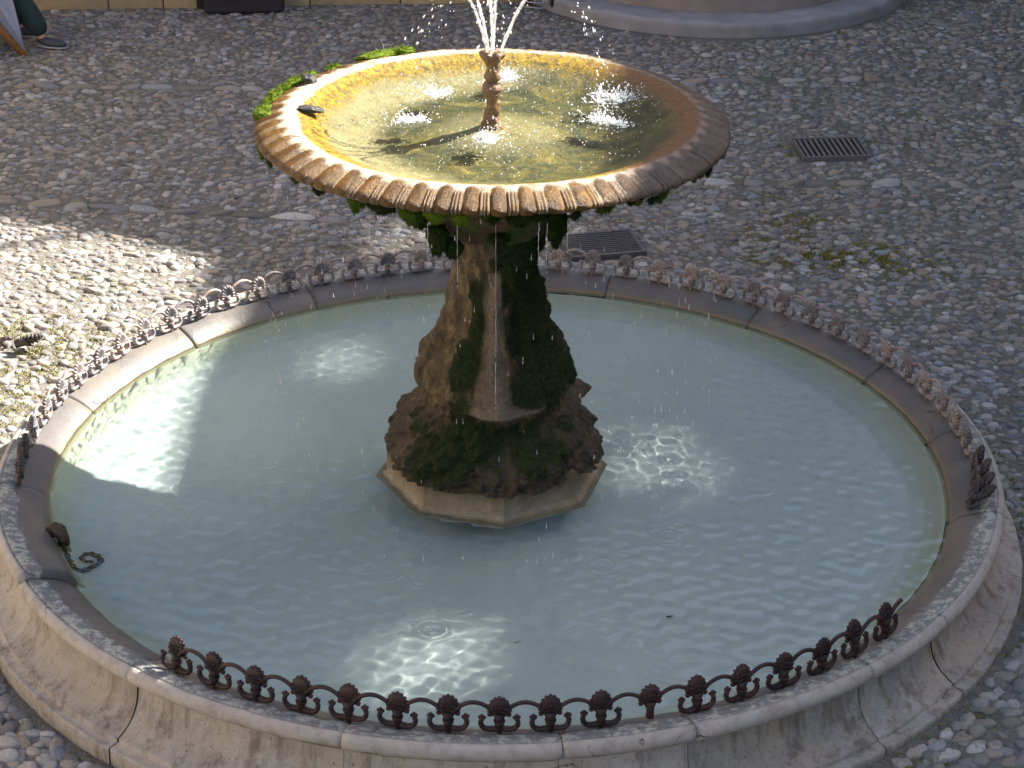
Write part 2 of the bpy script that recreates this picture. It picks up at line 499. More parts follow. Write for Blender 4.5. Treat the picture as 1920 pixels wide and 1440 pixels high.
M_NOZ = simple('nozzle_stone', (.17, .095, .045), .30, .75, 40, .8, bd=.008)
M_TAN = simple('tan_stone', (.40, .29, .16), .85, .3, 9, .5, bd=.02)
M_TAN2 = simple('plaster', (.52, .42, .30), .9, .18, 4, .3, bd=.02)
M_GREY = simple('grey_stone', (.27, .26, .27), .8, .55, 3.5, .6, bd=.015)
M_GREYB = simple('brown_grey_stone', (.25, .21, .19), .8, .5, 4, .6, bd=.015)
M_WETROCK = simple('wet_black_stone', (.030, .030, .026), .30, .8, 30, 1.0, bd=.012)
M_STEEL = simple('dull_grate_steel', (.17, .155, .155), .5, .35, 60, .3, .4)
M_STEELD = simple('dark_grate_steel', (.12, .115, .12), .5, .4, 60, .3, .3)
M_PITSHADE = simple('drain_pit_shade', (.012, .010, .010), .9)
M_CASE = simple('black_case_fabric', (.022, .018, .026), .7, .3, 80, .3)
M_BLACK = simple('black_plastic', (.012, .012, .014), .45)
M_CHROME = simple('chrome_wire', (.45, .45, .46), .3, .2, 30, .1, .9)
M_WOOD = simple('orange_varnished_wood', (.30, .125, .045), .45, .35, 25, .2)
M_GREEN = simple('dark_green_trousers', (.012, .030, .030), .85, .35, 25, .5, bd=.01)
M_CLOTH = simple('pale_grey_cloth', (.33, .34, .44), .9, .2, 18, .5, bd=.01)
M_SKIN = simple('skin', (.50, .30, .22), .55, .1, 20, .1)
M_HAIR = simple('brown_hair', (.05, .03, .02), .7)
M_SHOE = simple('dark_shoe', (.035, .04, .055), .5, .3, 40, .2)
M_SOLE = simple('pale_shoe_trim', (.35, .35, .36), .5, .3, 40, .2)
M_KRAFT = simple('kraft_paper', (.30, .25, .17), .9, .25, 20, .3)
M_LEATH = simple('brown_leather', (.12, .055, .03), .6, .3, 25, .3)
M_RUST = mat_iron('rusty_iron', (.03, .026, .02), (.10, .055, .02), (.20, .16, .09), .52)
M_GLASS = simple('dark_window_glass', (.03, .035, .04), .08)
M_ROOF = simple('terracotta_tiles', (.34, .15, .08), .85, .3, 12, .5, bd=.02)
M_LEAF = simple('fallen_leaf', (.22, .17, .04), .7)
M_WHITE = simple('white_scrap', (.75, .75, .75), .6)

# ------------------------------------------------------------------ ground
def gh(x, y):      # paving level, rising a little at the right front
    return G + .05 * sstep(.6, 1.9, x) * (1 - sstep(-.6, .8, y))

gx = np.concatenate([[-60, -30, -15, -9], np.linspace(-7, 7, 71), [9, 15, 30, 60]])
gy = np.concatenate([[-60, -30, -15, -8], np.linspace(-5, 10, 76), [12, 20, 35, 60]])
X, Y = np.meshgrid(gx, gy)
Vg = np.stack([X.ravel(), Y.ravel(), gh(X, Y).ravel()], -1)
Vg[:, 2] += np.where(np.hypot(Vg[:, 0], Vg[:, 1]) < 2.35, -.2, 0)
idx = np.arange(X.size).reshape(X.shape)
Fg = np.stack([idx[:-1, :-1], idx[:-1, 1:], idx[1:, 1:], idx[1:, :-1]], -1).reshape(-1, 4)
# no pits are cut for the two drains: the sheet stays whole, the grates stand proud
tag(mesh_np('ground', Vg, Fg, M_GND), kind='structure')

GRATES = [((2.435, 5.45), .50, .42, 8.0), ((.675, 3.61), .50, .40, 9.0)]
MONC = (1.95, 10.05)
ROWS = [((-6.0, 6.95), (-.9, 6.80)), ((.9, 4.80), (6.0, 4.70)), ((-6, 4.75), (-1.2, 4.10)), ((1.0, 7.0), (6.5, 7.3))]
def rowdist(x, y):
    d = np.full(x.shape, 9.0)
    for (x0, y0), (x1, y1) in ROWS:
        t = ((x - x0) * (x1 - x0) + (y - y0) * (y1 - y0)) / ((x1 - x0) ** 2 + (y1 - y0) ** 2)
        dd = np.hypot(x - x0 - t * (x1 - x0), y - y0 - t * (y1 - y0))
        d = np.where((t > 0) & (t < 1), np.minimum(d, dd), d)
    return d

def hexpts(x0, x1, y0, y1, s, jit=.32):
    nx = int((x1 - x0) / s); ny = int((y1 - y0) / (s * .866))
    I, J = np.meshgrid(np.arange(nx), np.arange(ny))
    x = x0 + (I + .5 * (J % 2)) * s; y = y0 + J * s * .866
    x = x.ravel() + rng.uniform(-jit, jit, x.size) * s; y = y.ravel() + rng.uniform(-jit, jit, y.size) * s
    # gentle warp so that the rows never read as a grid
    P = np.stack([x, y, np.zeros_like(x)], -1)
    x = x + .05 * vnoise(P, .9, 2, 3); y = y + .05 * vnoise(P, .9, 2, 4)
    return x, y

def stones(x, y, sc_, a, b, rot, seg=8, lev=3, seedc=0):
    n = len(x)
    th = np.linspace(0, 2 * PI, seg, endpoint=False)
    prof = [(1.0, -.3), (.98, .50), (.74, .90)] if lev == 3 else [(1.0, -.3), (1.0, .25), (.90, .66), (.62, .93)]
    L = len(prof)
    pert = 1 + .11 * np.sin(th[None] * 2 + rng.uniform(0, 6.28, (n, 1))) + .08 * np.sin(th[None] * 3 + rng.uniform(0, 6.28, (n, 1))) + rng.normal(0, .075, (n, seg))
    h = rng.uniform(.013, .027, n) * np.clip(np.sqrt(a * b) / .04, .6, 1.2)
    tx = rng.normal(0, .16, n); ty = rng.normal(0, .16, n)
    V = np.zeros((n, L * seg + 1, 3))
    cr, sr = np.cos(rot)[:, None], np.sin(rot)[:, None]
    for i, (pr, pz) in enumerate(prof):
        lx = a[:, None] * pert * pr * np.cos(th); ly = b[:, None] * pert * pr * np.sin(th)
        sl_ = slice(i * seg, (i + 1) * seg)
        V[:, sl_, 0] = lx * cr - ly * sr; V[:, sl_, 1] = lx * sr + ly * cr
        V[:, sl_, 2] = h[:, None] * pz + (lx * tx[:, None] + ly * ty[:, None]) * (pz > 0)
    V[:, -1, 2] = h * 1.0
    V[:, :, 0] += x[:, None]; V[:, :, 1] += y[:, None]
    V[:, :, 2] += (gh(x, y) - .006 + rng.uniform(-.006, .004, n))[:, None]
    K = L * seg + 1
    base = (np.arange(n) * K)[:, None, None]
    idx = np.arange(L * seg).reshape(L, seg)
    q = np.stack([idx[:-1], np.roll(idx, -1, 1)[:-1], np.roll(idx, -1, 1)[1:], idx[1:]], -1).reshape(-1, 4)
    t = np.stack([idx[-1], np.roll(idx[-1], -1), np.full(seg, K - 1)], -1)
    Q = (base + q[None]).reshape(-1, 4); T = (base + t[None]).reshape(-1, 3)
    # colours
    pal = np.array([(.20, .19, .185), (.155, .155, .17), (.24, .225, .205), (.24, .21, .18), (.12, .115, .115),
                    (.31, .30, .30), (.21, .225, .245), (.33, .32, .31), (.22, .18, .155), (.17, .16, .135)])
    pr_ = np.array([.20, .16, .15, .11, .09, .09, .08, .035, .035, .05]); pr_ /= pr_.sum()
    c = pal[rng.choice(len(pal), n, p=pr_)] * rng.uniform(1.0, 1.4, (n, 1))
    c = c * np.array([1.03, 1.0, .95]); C = np.repeat(c[:, None], K, 1)
    return V.reshape(-1, 3), Q, T, C.reshape(-1, 3)

def blocked(x, y, m=.0):
    r = np.hypot(x, y)
    bad = r < 2.60 + m
    for (cx, cy), wd, dp, an in GRATES:
        ca, sa = math.cos(R(an)), math.sin(R(an))
        u = (x - cx) * ca + (y - cy) * sa; v = -(x - cx) * sa + (y - cy) * ca
        bad |= (abs(u) < wd / 2 + .03) & (abs(v) < dp / 2 + .03)
    bad |= np.hypot(x - MONC[0], y - MONC[1]) < 1.90
    bad |= y > 9.02 + .067 * (x + 3.3)
    return bad

parts = []
# far and middle paving
x, y = hexpts(-5.8, 6.2, -.6, 9.4, .062, .40)
k = ~blocked(x, y) & (rowdist(x, y) > .065) & (y + .35 * np.abs(x) > .6)
x, y = x[k], y[k]; n = len(x)
asp = rng.uniform(1.0, 1.75, n); base = .062 * .5 * rng.uniform(.50, 1.28, n)
sw = 1.0 * vnoise(np.stack([x, y, x * 0], -1), .5, 2, 9)
rot = sw * 1.6 + rng.normal(0, .55, n)
parts.append(stones(x, y, 1, base * np.sqrt(asp) * 1.04, base / np.sqrt(asp) * 1.08, rot))
# larger stones at the front, nearer the camera
x, y = hexpts(-5.5, 5.5, -3.6, 2.6, .080, .34)
k = ~blocked(x, y, .02) & (y + .35 * np.abs(x) <= .6)
x, y = x[k], y[k]; n = len(x)
asp = rng.uniform(1.1, 1.9, n); base = .080 * .5 * rng.uniform(.74, 1.26, n)
rot = np.arctan2(y, x) + PI / 2 + rng.normal(0, .35, n)
parts.append(stones(x, y, 1, base * np.sqrt(asp) * 1.02, base / np.sqrt(asp) * 1.06, rot, seg=12, lev=4))
# dividing rows of long flat stones
for (x0, y0), (x1, y1) in ROWS:
    Lr = math.hypot(x1 - x0, y1 - y0); s = 0; xs, ys, aa = [], [], []
    while s < Lr:
        ln = random.uniform(.14, .30); t = (s + ln / 2) / Lr
        xs.append(x0 + (x1 - x0) * t); ys.append(y0 + (y1 - y0) * t); aa.append(ln / 2); s += ln + .01
    xs, ys, aa = map(np.array, (xs, ys, aa)); k = ~blocked(xs, ys, .1)
    xs, ys, aa = xs[k], ys[k], aa[k]
    parts.append(stones(xs, ys, 1, aa * 1.02, np.full(len(xs), .052), np.full(len(xs), math.atan2(y1 - y0, x1 - x0)) + rng.normal(0, .05, len(xs)), seg=12, lev=4))
# a ring of stones laid against the plinth
for rr_, st in ((2.655, .095), (2.735, .10)):
    th = np.arange(0, 2 * PI, st / rr_); th = th + rng.uniform(-.006, .006, len(th))
    n = len(th)
    parts.append(stones(rr_ * np.cos(th), rr_ * np.sin(th), 1, rng.uniform(.038, .052, n), rng.uniform(.028, .040, n), th + PI / 2 + rng.normal(0, .2, n), seg=12, lev=4))
off = 0; VV, QQ, TT, CC = [], [], [], []
for V, Q, T, C in parts:
    VV.append(V); QQ.append(Q + off); TT.append(T + off); CC.append(C); off += len(V)
cob = mesh_np('cobblestones', np.concatenate(VV), [np.concatenate(TT), np.concatenate(QQ)], M_COB, attrs={'col': np.concatenate(CC)})
tag(cob, kind='structure')

# grass and moss in the joints
def blades(spots, name, mat, hmin, hmax, wd=.004):
    P, Fq = [], []
    n = 0
    for (cx, cy, sx, sy, cnt) in spots:
        px = cx + rng.normal(0, sx, cnt); py = cy + rng.normal(0, sy, cnt)
        k = ~blocked(px, py, -.02)
        px, py = px[k], py[k]
        # gather into small tufts
        q = np.stack([px, py, px * 0], -1)
        k = vnoise(q, 14, 2, 21) > -.05
        px, py = px[k], py[k]
        m = len(px)
        a = rng.uniform(0, 2 * PI, m); h = rng.uniform(hmin, hmax, m); ln = rng.uniform(.2, 1.1, m) * h
        z0 = gh(px, py) + .004
        ww = wd * rng.uniform(.6, 1.5, m)
        A = np.stack([px - ww * np.sin(a), py + ww * np.cos(a), z0], -1)
        B = np.stack([px + ww * np.sin(a), py - ww * np.cos(a), z0], -1)
        Cc = np.stack([px + ln * np.cos(a), py + ln * np.sin(a), z0 + h], -1)
        P.append(np.stack([A, B, Cc], 1).reshape(-1, 3)); n += m
    P = np.concatenate(P)
    return mesh_np(name, P, np.arange(len(P)).reshape(-1, 3), mat, smooth=False)
spots = [(-2.80, 2.0, .26, .22, 3600), (-2.6, 1.6, .20, .3, 1800), (-2.6, 2.4, .3, .2, 900), (-2.3, 1.9, .2, .3, 600), (-2.75, 1.1, .12, .3, 1200),
         (-2.65, 3.1, .1, .08, 260), (-2.3, 3.0, .08, .06, 120), (2.15, 3.42, .30, .14, 4200), (2.45, 3.5, .22, .12, 2600), (2.75, 3.2, .2, .08, 700),
         (2.0, 4.1, .2, .10, 1300), (1.9, 3.75, .22, .14, 1500), (-1.05, 3.7, .12, .07, 350), (.35, 3.55, .1, .15, 500), (.3, 3.2, .3, .06, 700),
         (2.12, 5.40, .05, .12, 300), (2.75, 5.65, .06, .05, 120), (.75, 4.05, .1, .05, 120), (3.0, 6.9, .1, .05, 100), (2.9, 2.2, .25, .25, 500),
         (3.6, 9.0, .2, .1, 350), (-.9, 5.6, .1, .1, 100), (2.0, 4.5, .3, .1, 500), (3.2, 2.8, .3, .2, 350), (3.0, 8.35, .07, .05, 200)]
for a in np.arange(-75, 30, 6.0):
    spots.append((2.68 * math.cos(R(a)), 2.68 * math.sin(R(a)), .07, .07, 260))
for a in np.arange(180, 262, 8.0):
    spots.append((2.68 * math.cos(R(a)), 2.68 * math.sin(R(a)), .07, .07, 120))
for _ in range(60):
    spots.append((rng.uniform(1, 4.6), rng.uniform(2.3, 7.5), .05, .04, 40))
for _ in range(30):
    spots.append((rng.uniform(-4.2, -.5), rng.uniform(2.8, 8.5), .05, .04, 24))
tag(blades(spots, 'grass', M_GRASS, .006, .019), 'short grass and moss growing between the cobbles around the fountain', 'grass', kind='stuff')

# ------------------------------------------------------------------ basin
basin = tag(empty('fountain_basin'), 'wide round marble basin with moulded wall and pale green water', 'fountain basin')
JOINTS = [7.1, 26.5, 50.1, 73.5, 96.5, 118.4, 140.0, 164.0, 187.6, 209.7, 231.1, 255.3, 276.0, 288.9, 309.6, 322.5, 346.2]
COPROF = [(2.12, .30), (2.155, .37), (2.185, .44), (2.20, .467), (2.222, .490), (2.25, .510), (2.285, .528), (2.32, .541), (2.35, .549), (2.38, .556),
          (2.402, .560), (2.409, .560), (2.412, .552), (2.416, .552), (2.420, .560), (2.430, .558), (2.443, .549), (2.452, .535), (2.455, .520), (2.450, .504), (2.437, .488), (2.415, .474), (2.398, .462), (2.388, .448)]
WPROF = [(2.375, .462), (2.382, .445), (2.384, .42), (2.388, .39), (2.396, .36), (2.409, .33), (2.428, .302), (2.452, .278), (2.480, .262), (2.502, .252), (2.516, .248), (2.520, .246), (2.5205, .226), (2.521, .2245), (2.556, .2225), (2.566, .2205), (2.571, .213), (2.572, .17), (2.572, .12), (2.572, .02)]
def arcblock(name, prof, a0, a1, mat, parent, gap, seedn, amp, chip=0.0, dz=0.0, dr=0.0, ztilt=0.0):
    prof = np.array(prof, float)
    # refine profile
    pr = [prof[0]]
    for p, q in zip(prof[:-1], prof[1:]):
        m = max(1, int(np.linalg.norm(q - p) / .018))
        for i in range(1, m + 1): pr.append(p + (q - p) * i / m)
    prof = np.array(pr); n = len(prof)
    A0, A1 = R(a0), R(a1)
    rm = 2.4
    ga = gap / rm
    L = (A1 - A0) * rm
    m = max(8, int(L / .022))
    t = np.linspace(0, 1, m)
    ang = A0 + ga / 2 + (A1 - A0 - ga) * t
    cen = prof.mean(0)
    V = []
    for i, a in enumerate(ang):
        e = min(i, m - 1 - i)
        P = prof.copy()
        d = (0.006 if e == 0 else (.0015 if e == 1 else 0))
        P = P + (cen - P) / (np.linalg.norm(cen - P, axis=1)[:, None] + 1e-9) * d
        r = P[:, 0] + dr
        V.append(np.stack([r * math.cos(a), r * math.sin(a), P[:, 1] + dz + ztilt * (t[i] - .5)], -1))
    V = np.array(V).reshape(-1, 3)
    nz = vnoise(V, 9, 3, seedn) * amp + vnoise(V, 40, 2, seedn + 5) * amp * .35
    rad = np.hypot(V[:, 0], V[:, 1])
    zz = V[:, 2]
    outer = sstep(2.405, 2.44, rad)
    V[:, 0] *= 1 + nz * outer / rad; V[:, 1] *= 1 + nz * outer / rad
    V[:, 2] += nz * .7 * (1 - outer)
    if chip > 0:
        c = vnoise(V, 6, 3, seedn + 9)
        k = sstep(.38, .5, c) * outer * chip
        V[:, 0] *= 1 - .018 * k / rad; V[:, 1] *= 1 - .018 * k / rad
    idx = np.arange(m * n).reshape(m, n)
    F = np.stack([idx[:-1, :-1], idx[1:, :-1], idx[1:, 1:], idx[:-1, 1:]], -1).reshape(-1, 4)
    # end caps as fans
    c0 = V[:n].mean(0); c1 = V[-n:].mean(0)
    V = np.concatenate([V, [c0], [c1]])
    ia, ib = m * n, m * n + 1
    i0, i1 = idx[0], idx[-1]
    T = np.concatenate([np.stack([np.full(n, ia), i0, np.roll(i0, -1)], -1), np.stack([np.full(n, ib), np.roll(i1, -1), i1], -1)])
    o = mesh_np(name, V, [T, F] if name == 'coping_stone' else [F], mat, parent)
    return o
copings = []
for i, a in enumerate(JOINTS):
    b = JOINTS[(i + 1) % len(JOINTS)]
    if b < a: b += 360
    dz = random.uniform(-.003, .003); dr = random.uniform(-.003, .004); zt = 0
    if a == 187.6: dz, dr, zt = .020, -.004, .034
    o = arcblock('coping_stone', COPROF, a, b, M_COP, basin, .0030 + random.random() * .002, 30 + i, .0035, chip=1.2 if a in (309.6, 288.9) else .5, dz=dz, dr=dr, ztilt=zt)
    o.cycles.is_caustics_receiver = True
    copings.append(o)
    arcblock('wall_block', WPROF, a - .25, b - .25, M_WALL, basin, .003 + random.random() * .002, 60 + i, .004, chip=.35, dr=random.uniform(-.004, .004))
# inner floor with a coved edge
fp = [(0.0, .235), (.8, .235), (1.4, .238), (1.78, .245), (1.92, .258), (2.02, .285), (2.09, .335), (2.14, .385), (2.17, .42), (2.20, .445)]
fp2 = []
for p, q in zip(fp[:-1], fp[1:]):
    for i in range(6): fp2.append((p[0] + (q[0] - p[0]) * i / 6, p[1] + (q[1] - p[1]) * i / 6))
fp2.append(fp[-1]); fp2[0] = (.002, .235)
fl = MB().lathe(fp2[::-1], 180).build('basin_floor', M_FLOOR, basin)
fl.cycles.is_caustics_receiver = True
# dark mortar backing of the joints
MB().lathe([(2.14, .30), (2.19, .445), (2.24, .490), (2.31, .526), (2.40, .546), (2.432, .530), (2.432, .510), (2.37, .455), (2.372, .39), (2.396, .33), (2.44, .278), (2.49, .244), (2.508, .215), (2.555, .208), (2.56, .02)], 160).build('mortar', simple('joint_mortar', (.055, .045, .035), .95), basin)

# water in the basin, with small waves that focus the sunlight
def waves(X, Y, comps, seed):
    r_ = np.random.default_rng(seed); Z = np.zeros_like(X)
    for lam0, lam1, cnt, steep in comps:
        for _ in range(cnt):
            a = r_.uniform(0, 2 * PI); lam = r_.uniform(lam0, lam1); kk = 2 * PI / lam
            Z += steep * lam / (2 * PI) / math.sqrt(cnt) * np.sin(kk * (X * np.cos(a) + Y * np.sin(a)) + r_.uniform(0, 6.28))
    return Z
def disc_water(name, rad, z, step, fn, mat, c=(0, 0), hole=0):
    m = int(2 * rad / step) + 1
    g = np.linspace(-rad, rad, m); X, Y = np.meshgrid(g, g)
    Z = z + fn(X, Y)
    idx = np.arange(m * m).reshape(m, m)
    F = np.stack([idx[:-1, :-1], idx[:-1, 1:], idx[1:, 1:], idx[1:, :-1]], -1).reshape(-1, 4)
    rr = np.hypot(X, Y).ravel()
    k = (rr[F] < rad).all(1)
    F = F[k]
    used = np.unique(F); mp = np.full(m * m, -1); mp[used] = np.arange(len(used))
    V = np.stack([X.ravel() + c[0], Y.ravel() + c[1], Z.ravel()], -1)[used]
    o = mesh_np(name, V, mp[F], mat)
    o.cycles.is_caustics_caster = True
    return o
def basin_waves(X, Y):
    r_ = np.hypot(X, Y)
    Z = waves(X, Y, [(.07, .15, 30, .110), (.20, .5, 8, .010), (.035, .06, 16, .022)], 5)
    Z += .0007 * np.sin(r_ * 2 * PI / .075) * np.exp(-((r_ - .95) / .35) ** 2)
    r2_ = np.random.default_rng(3)
    for _ in range(46):
        a = r2_.uniform(0, 2 * PI); q = r2_.normal(1.04, .05); d = np.hypot(X + .03 - q * math.cos(a), Y - q * math.sin(a))
        Z += np.where(d < .3, .0012 * np.sin(d * 2 * PI / .036 + r2_.uniform(0, 6)) * np.exp(-(d - r2_.uniform(.0, .06)) ** 2 / .0035), 0)
    return Z * (.50 + .45 * sstep(-.4, .5, vnoise(np.stack([X.ravel(), Y.ravel(), X.ravel() * 0], -1), 1.2, 2, 8)).reshape(X.shape))
wat = disc_water('water', 2.235, WZ, .0085, basin_waves, M_WATER)
tag(wat, 'clear pale green water filling the round basin', 'water', kind='structure')

# ------------------------------------------------------------------ the fountain itself
ftn = tag(empty('fountain'), 'mossy stone fountain with a fluted upper bowl on a lumpy pedestal', 'fountain')
# octagonal plinth
def octo(prof, cx, cy, rot, name, mat, parent, amp=.002):
    V = []; prof2 = []
    for p, q in zip(prof[:-1], prof[1:]):
        m = max(1, int(math.dist(p, q) / .03))
        for i in range(m): prof2.append((p[0] + (q[0] - p[0]) * i / m, p[1] + (q[1] - p[1]) * i / m))
    prof2.append(prof[-1])
    seg = 8 * 16
    for r_, z_ in prof2:
        for k in range(seg):
            e, f = divmod(k, 16); a0 = R(rot + e * 45); a1 = R(rot + (e + 1) * 45); t = f / 16
            V.append([cx + r_ * ((1 - t) * math.cos(a0) + t * math.cos(a1)), cy + r_ * ((1 - t) * math.sin(a0) + t * math.sin(a1)), z_])
    V = np.array(V); nz = vnoise(V, 22, 3, 77) * amp
    V[:, 0] += nz; V[:, 1] += nz; V[:, 2] += nz * .5
    n = len(prof2); idx = np.arange(n * seg).reshape(n, seg)
    F = np.stack([idx[:-1], idx[1:], np.roll(idx, -1, 1)[1:], np.roll(idx, -1, 1)[:-1]], -1).reshape(-1, 4)
    o = mesh_np(name, V, F, mat, parent, smooth=False)
    o.cycles.is_caustics_receiver = True
    return o
octo([(.02, .645), (.50, .640), (.515, .632), (.520, .60), (.522, .49), (.535, .472), (.560, .462), (.574, .458), (.578, .446), (.52, .440), (.42, .425), (.40, .38), (.40, .16)], -.03, 0, 6, 'plinth', M_PLI, ftn, .0018)

# pedestal
pz = np.array([.60, .64, .68, .73, .78, .82, .86, .89, .915, .94, .97, .99, 1.02, 1.05, 1.09, 1.12, 1.16, 1.19, 1.23, 1.28, 1.36, 1.44, 1.555, 1.64, 1.72, 1.77, 1.83, 1.88, 1.94, 2.0])
prr = np.array([.500, .500, .488, .462, .428, .398, .368, .348, .338, .340, .355, .362, .365, .362, .35, .335, .31, .29, .27, .25, .22, .202, .19, .197, .222, .243, .272, .31, .38, .45])
NT_, NZ_ = 420, 420
zz = np.linspace(.60, 1.99, NZ_)
base = np.interp(zz, pz, prr)
ker = np.ones(9) / 9; base = np.convolve(np.pad(base, 4, 'edge'), ker, 'valid')
th = np.linspace(-PI, PI, NT_, endpoint=False)
TH, ZZ = np.meshgrid(th, zz); BB = np.repeat(base[:, None], NT_, 1)
D = np.degrees(TH)
def adiff(a, b): return (a - b + 180) % 360 - 180
# volute-like lobes at the sides and the back, hollows between
lob = .010 * np.cos(R(1) * 4 * adiff(D, -2)) * sstep(.88, 1.0, ZZ) * (1 - sstep(1.35, 1.7, ZZ))
RR = BB + lob
P0 = np.stack([(BB * np.cos(TH)).ravel(), (BB * np.sin(TH)).ravel(), ZZ.ravel()], -1)
nb = vnoise(P0, 5.0, 3, 40).reshape(TH.shape); nm = vnoise(P0 * np.array([1, 1, .6]), 14.0, 3, 41).reshape(TH.shape)
nf = vnoise(P0, 42.0, 3, 42).reshape(TH.shape)
low = 1 - sstep(.86, .96, ZZ)
RR += nb * (.024 + .014 * low) + nm * (.014 + .008 * low) + nf * (.0035 + .005 * low)
warpD = 16 * nb + 9 * nm; warpZ = .05 * nb + .025 * nm
rg = 1 - np.abs(vnoise(P0 * np.array([1, 1, .45]), 8.5, 2, 47)).reshape(TH.shape) * 2
RR += -.010 * (1 - low) + .028 * rg * (1 - .8 * low) + .022 * low * (2.4 * np.abs(vnoise(P0 * np.array([1, 1, .8]), 13.0, 1, 48)).reshape(TH.shape) - .6) + .009 * low * (2.4 * np.abs(vnoise(P0, 30.0, 1, 49)).reshape(TH.shape) - .6)
# pebbly crust low down: rectified noise
RR += low * .03 * np.abs(vnoise(P0, 11.0, 2, 43)).reshape(TH.shape)
# drip ridge running down the front with a flared foot
ridw = 9 + 7 * (1 - sstep(.95, 1.15, ZZ))
ridge = np.exp(-(adiff(D, -90) / ridw) ** 2) * sstep(.93, .97, ZZ) * (1 - sstep(1.50, 1.66, ZZ))
RR += .034 * ridge
# shelf of crust in front, undercut below
shelf = np.exp(-(adiff(D, -78) / 30) ** 4) * np.exp(-((ZZ - .955) / .035) ** 2)
RR += .050 * shelf - .030 * np.exp(-(adiff(D, -75) / 34) ** 4) * np.exp(-((ZZ - .86) / .045) ** 2)
# side knobs
for (da, za, wa, wz, am) in ((172, .99, 26, .06, .012), (6, .985, 24, .06, .008), (176, 1.33, 20, .03, .016), (20, .84, 13, .045, .075), (-150, 1.22, 18, .05, .02),
                             (-122, .70, 10, .04, .03), (-60, .72, 9, .045, .035), (-85, .68, 8, .035, .035), (-38, .76, 12, .04, .03), (-165, .74, 14, .05, .025), (-100, .78, 9, .03, .03)):
    RR += am * np.exp(-(adiff(D, da) / wa) ** 2) * np.exp(-((ZZ - za) / wz) ** 2)
Dw = D + warpD; Zw = ZZ + warpZ
moss = np.zeros_like(RR)
moss += 1.7 * np.exp(-(adiff(Dw, -52) / 36) ** 4) * sstep(.93, 1.0, Zw + .0 * D) * (1 - sstep(1.75, 1.9, Zw))
moss += 1.35 * np.exp(-(adiff(Dw, -113) / 11) ** 4) * sstep(.66, .74, Zw) * (1 - sstep(1.52, 1.62, Zw))
moss += .62 * np.exp(-(adiff(Dw, 5) / 30) ** 4) * sstep(.9, 1.0, Zw)
moss += 1.25 * np.exp(-(adiff(Dw, -135) / 45) ** 4) * np.exp(-((Zw - .79) / .09) ** 2)
moss += 1.1 * np.exp(-(adiff(Dw, -70) / 45) ** 4) * np.exp(-((Zw - .83) / .09) ** 2)
moss += .55 * sstep(90 - 80, 90, np.abs(adiff(Dw, -90))) * (Zw > .9) * .6
moss += .8 * sstep(1.68, 1.80, Zw) * np.exp(-(adiff(Dw, -140) / 30) ** 2)
moss = np.clip(moss * (.80 + .35 * nm) + .55 * nb + .45 * nm + .12 * nf, 0, 1.2) * (1 - .95 * np.clip(ridge * 1.3, 0, 1)) * (1 - .8 * shelf)
crust = np.clip(ridge * 1.1 + shelf * 1.2 + .35 * np.exp(-(adiff(D, -90) / 14) ** 2) * sstep(1.4, 1.6, ZZ), 0, 1) * .85
rock = np.clip(low * (.75 + .6 * nm), 0, 1)
RR -= .030 * np.exp(-(adiff(D, -88) / 42) ** 4) * np.exp(-((ZZ - .80) / .065) ** 2)
RR += .010 * np.clip(moss, 0, 1) * (1 + nf)
Vp = np.stack([(RR * np.cos(TH)).ravel() - .018, (RR * np.sin(TH)).ravel(), ZZ.ravel()], -1)
idx = np.arange(NT_ * NZ_).reshape(NZ_, NT_)
Fp = np.stack([idx[:-1], np.roll(idx, -1, 1)[:-1], np.roll(idx, -1, 1)[1:], idx[1:]], -1).reshape(-1, 4)
ped = mesh_np('pedestal', Vp, Fp, M_PED, ftn, attrs={'moss': moss.ravel(), 'crust': crust.ravel(), 'rock': rock.ravel()})

# short moss fur on the pedestal
def fur(P, N, name, mat, parent, l0, l1, wdt, droop=.5):
    m = len(P)
    a = rng.normal(0, 1, (m, 3)); T = np.cross(N, a); T /= np.linalg.norm(T, axis=1)[:, None] + 1e-9
    ln = rng.uniform(l0, l1, (m, 1)); dirn = N + .6 * rng.normal(0, 1, (m, 3)); dirn[:, 2] -= droop
    dirn /= np.linalg.norm(dirn, axis=1)[:, None]
    ww = wdt * rng.uniform(.5, 1.4, (m, 1))
    V = np.stack([P - T * ww, P + T * ww, P + dirn * ln], 1).reshape(-1, 3)
    return mesh_np(name, V, np.arange(len(V)).reshape(-1, 3), mat, parent, smooth=False)
me = ped.data
Nn = np.zeros(len(Vp) * 3, np.float32); me.vertices.foreach_get('normal', Nn); Nn = Nn.reshape(-1, 3)
if (Nn[:, 0] * Vp[:, 0] + Nn[:, 1] * Vp[:, 1]).mean() < 0: Nn = -Nn
pm = np.clip(moss.ravel() - .35, 0, 1); pm = pm / pm.sum()
ii = rng.choice(len(Vp), 26000, p=pm)
o = fur(Vp[ii] + rng.normal(0, .003, (len(ii), 3)), Nn[ii], 'pedestal_moss', M_MOSSD, ftn, .004, .011, .0013, .8)
tag(o, kind='stuff')

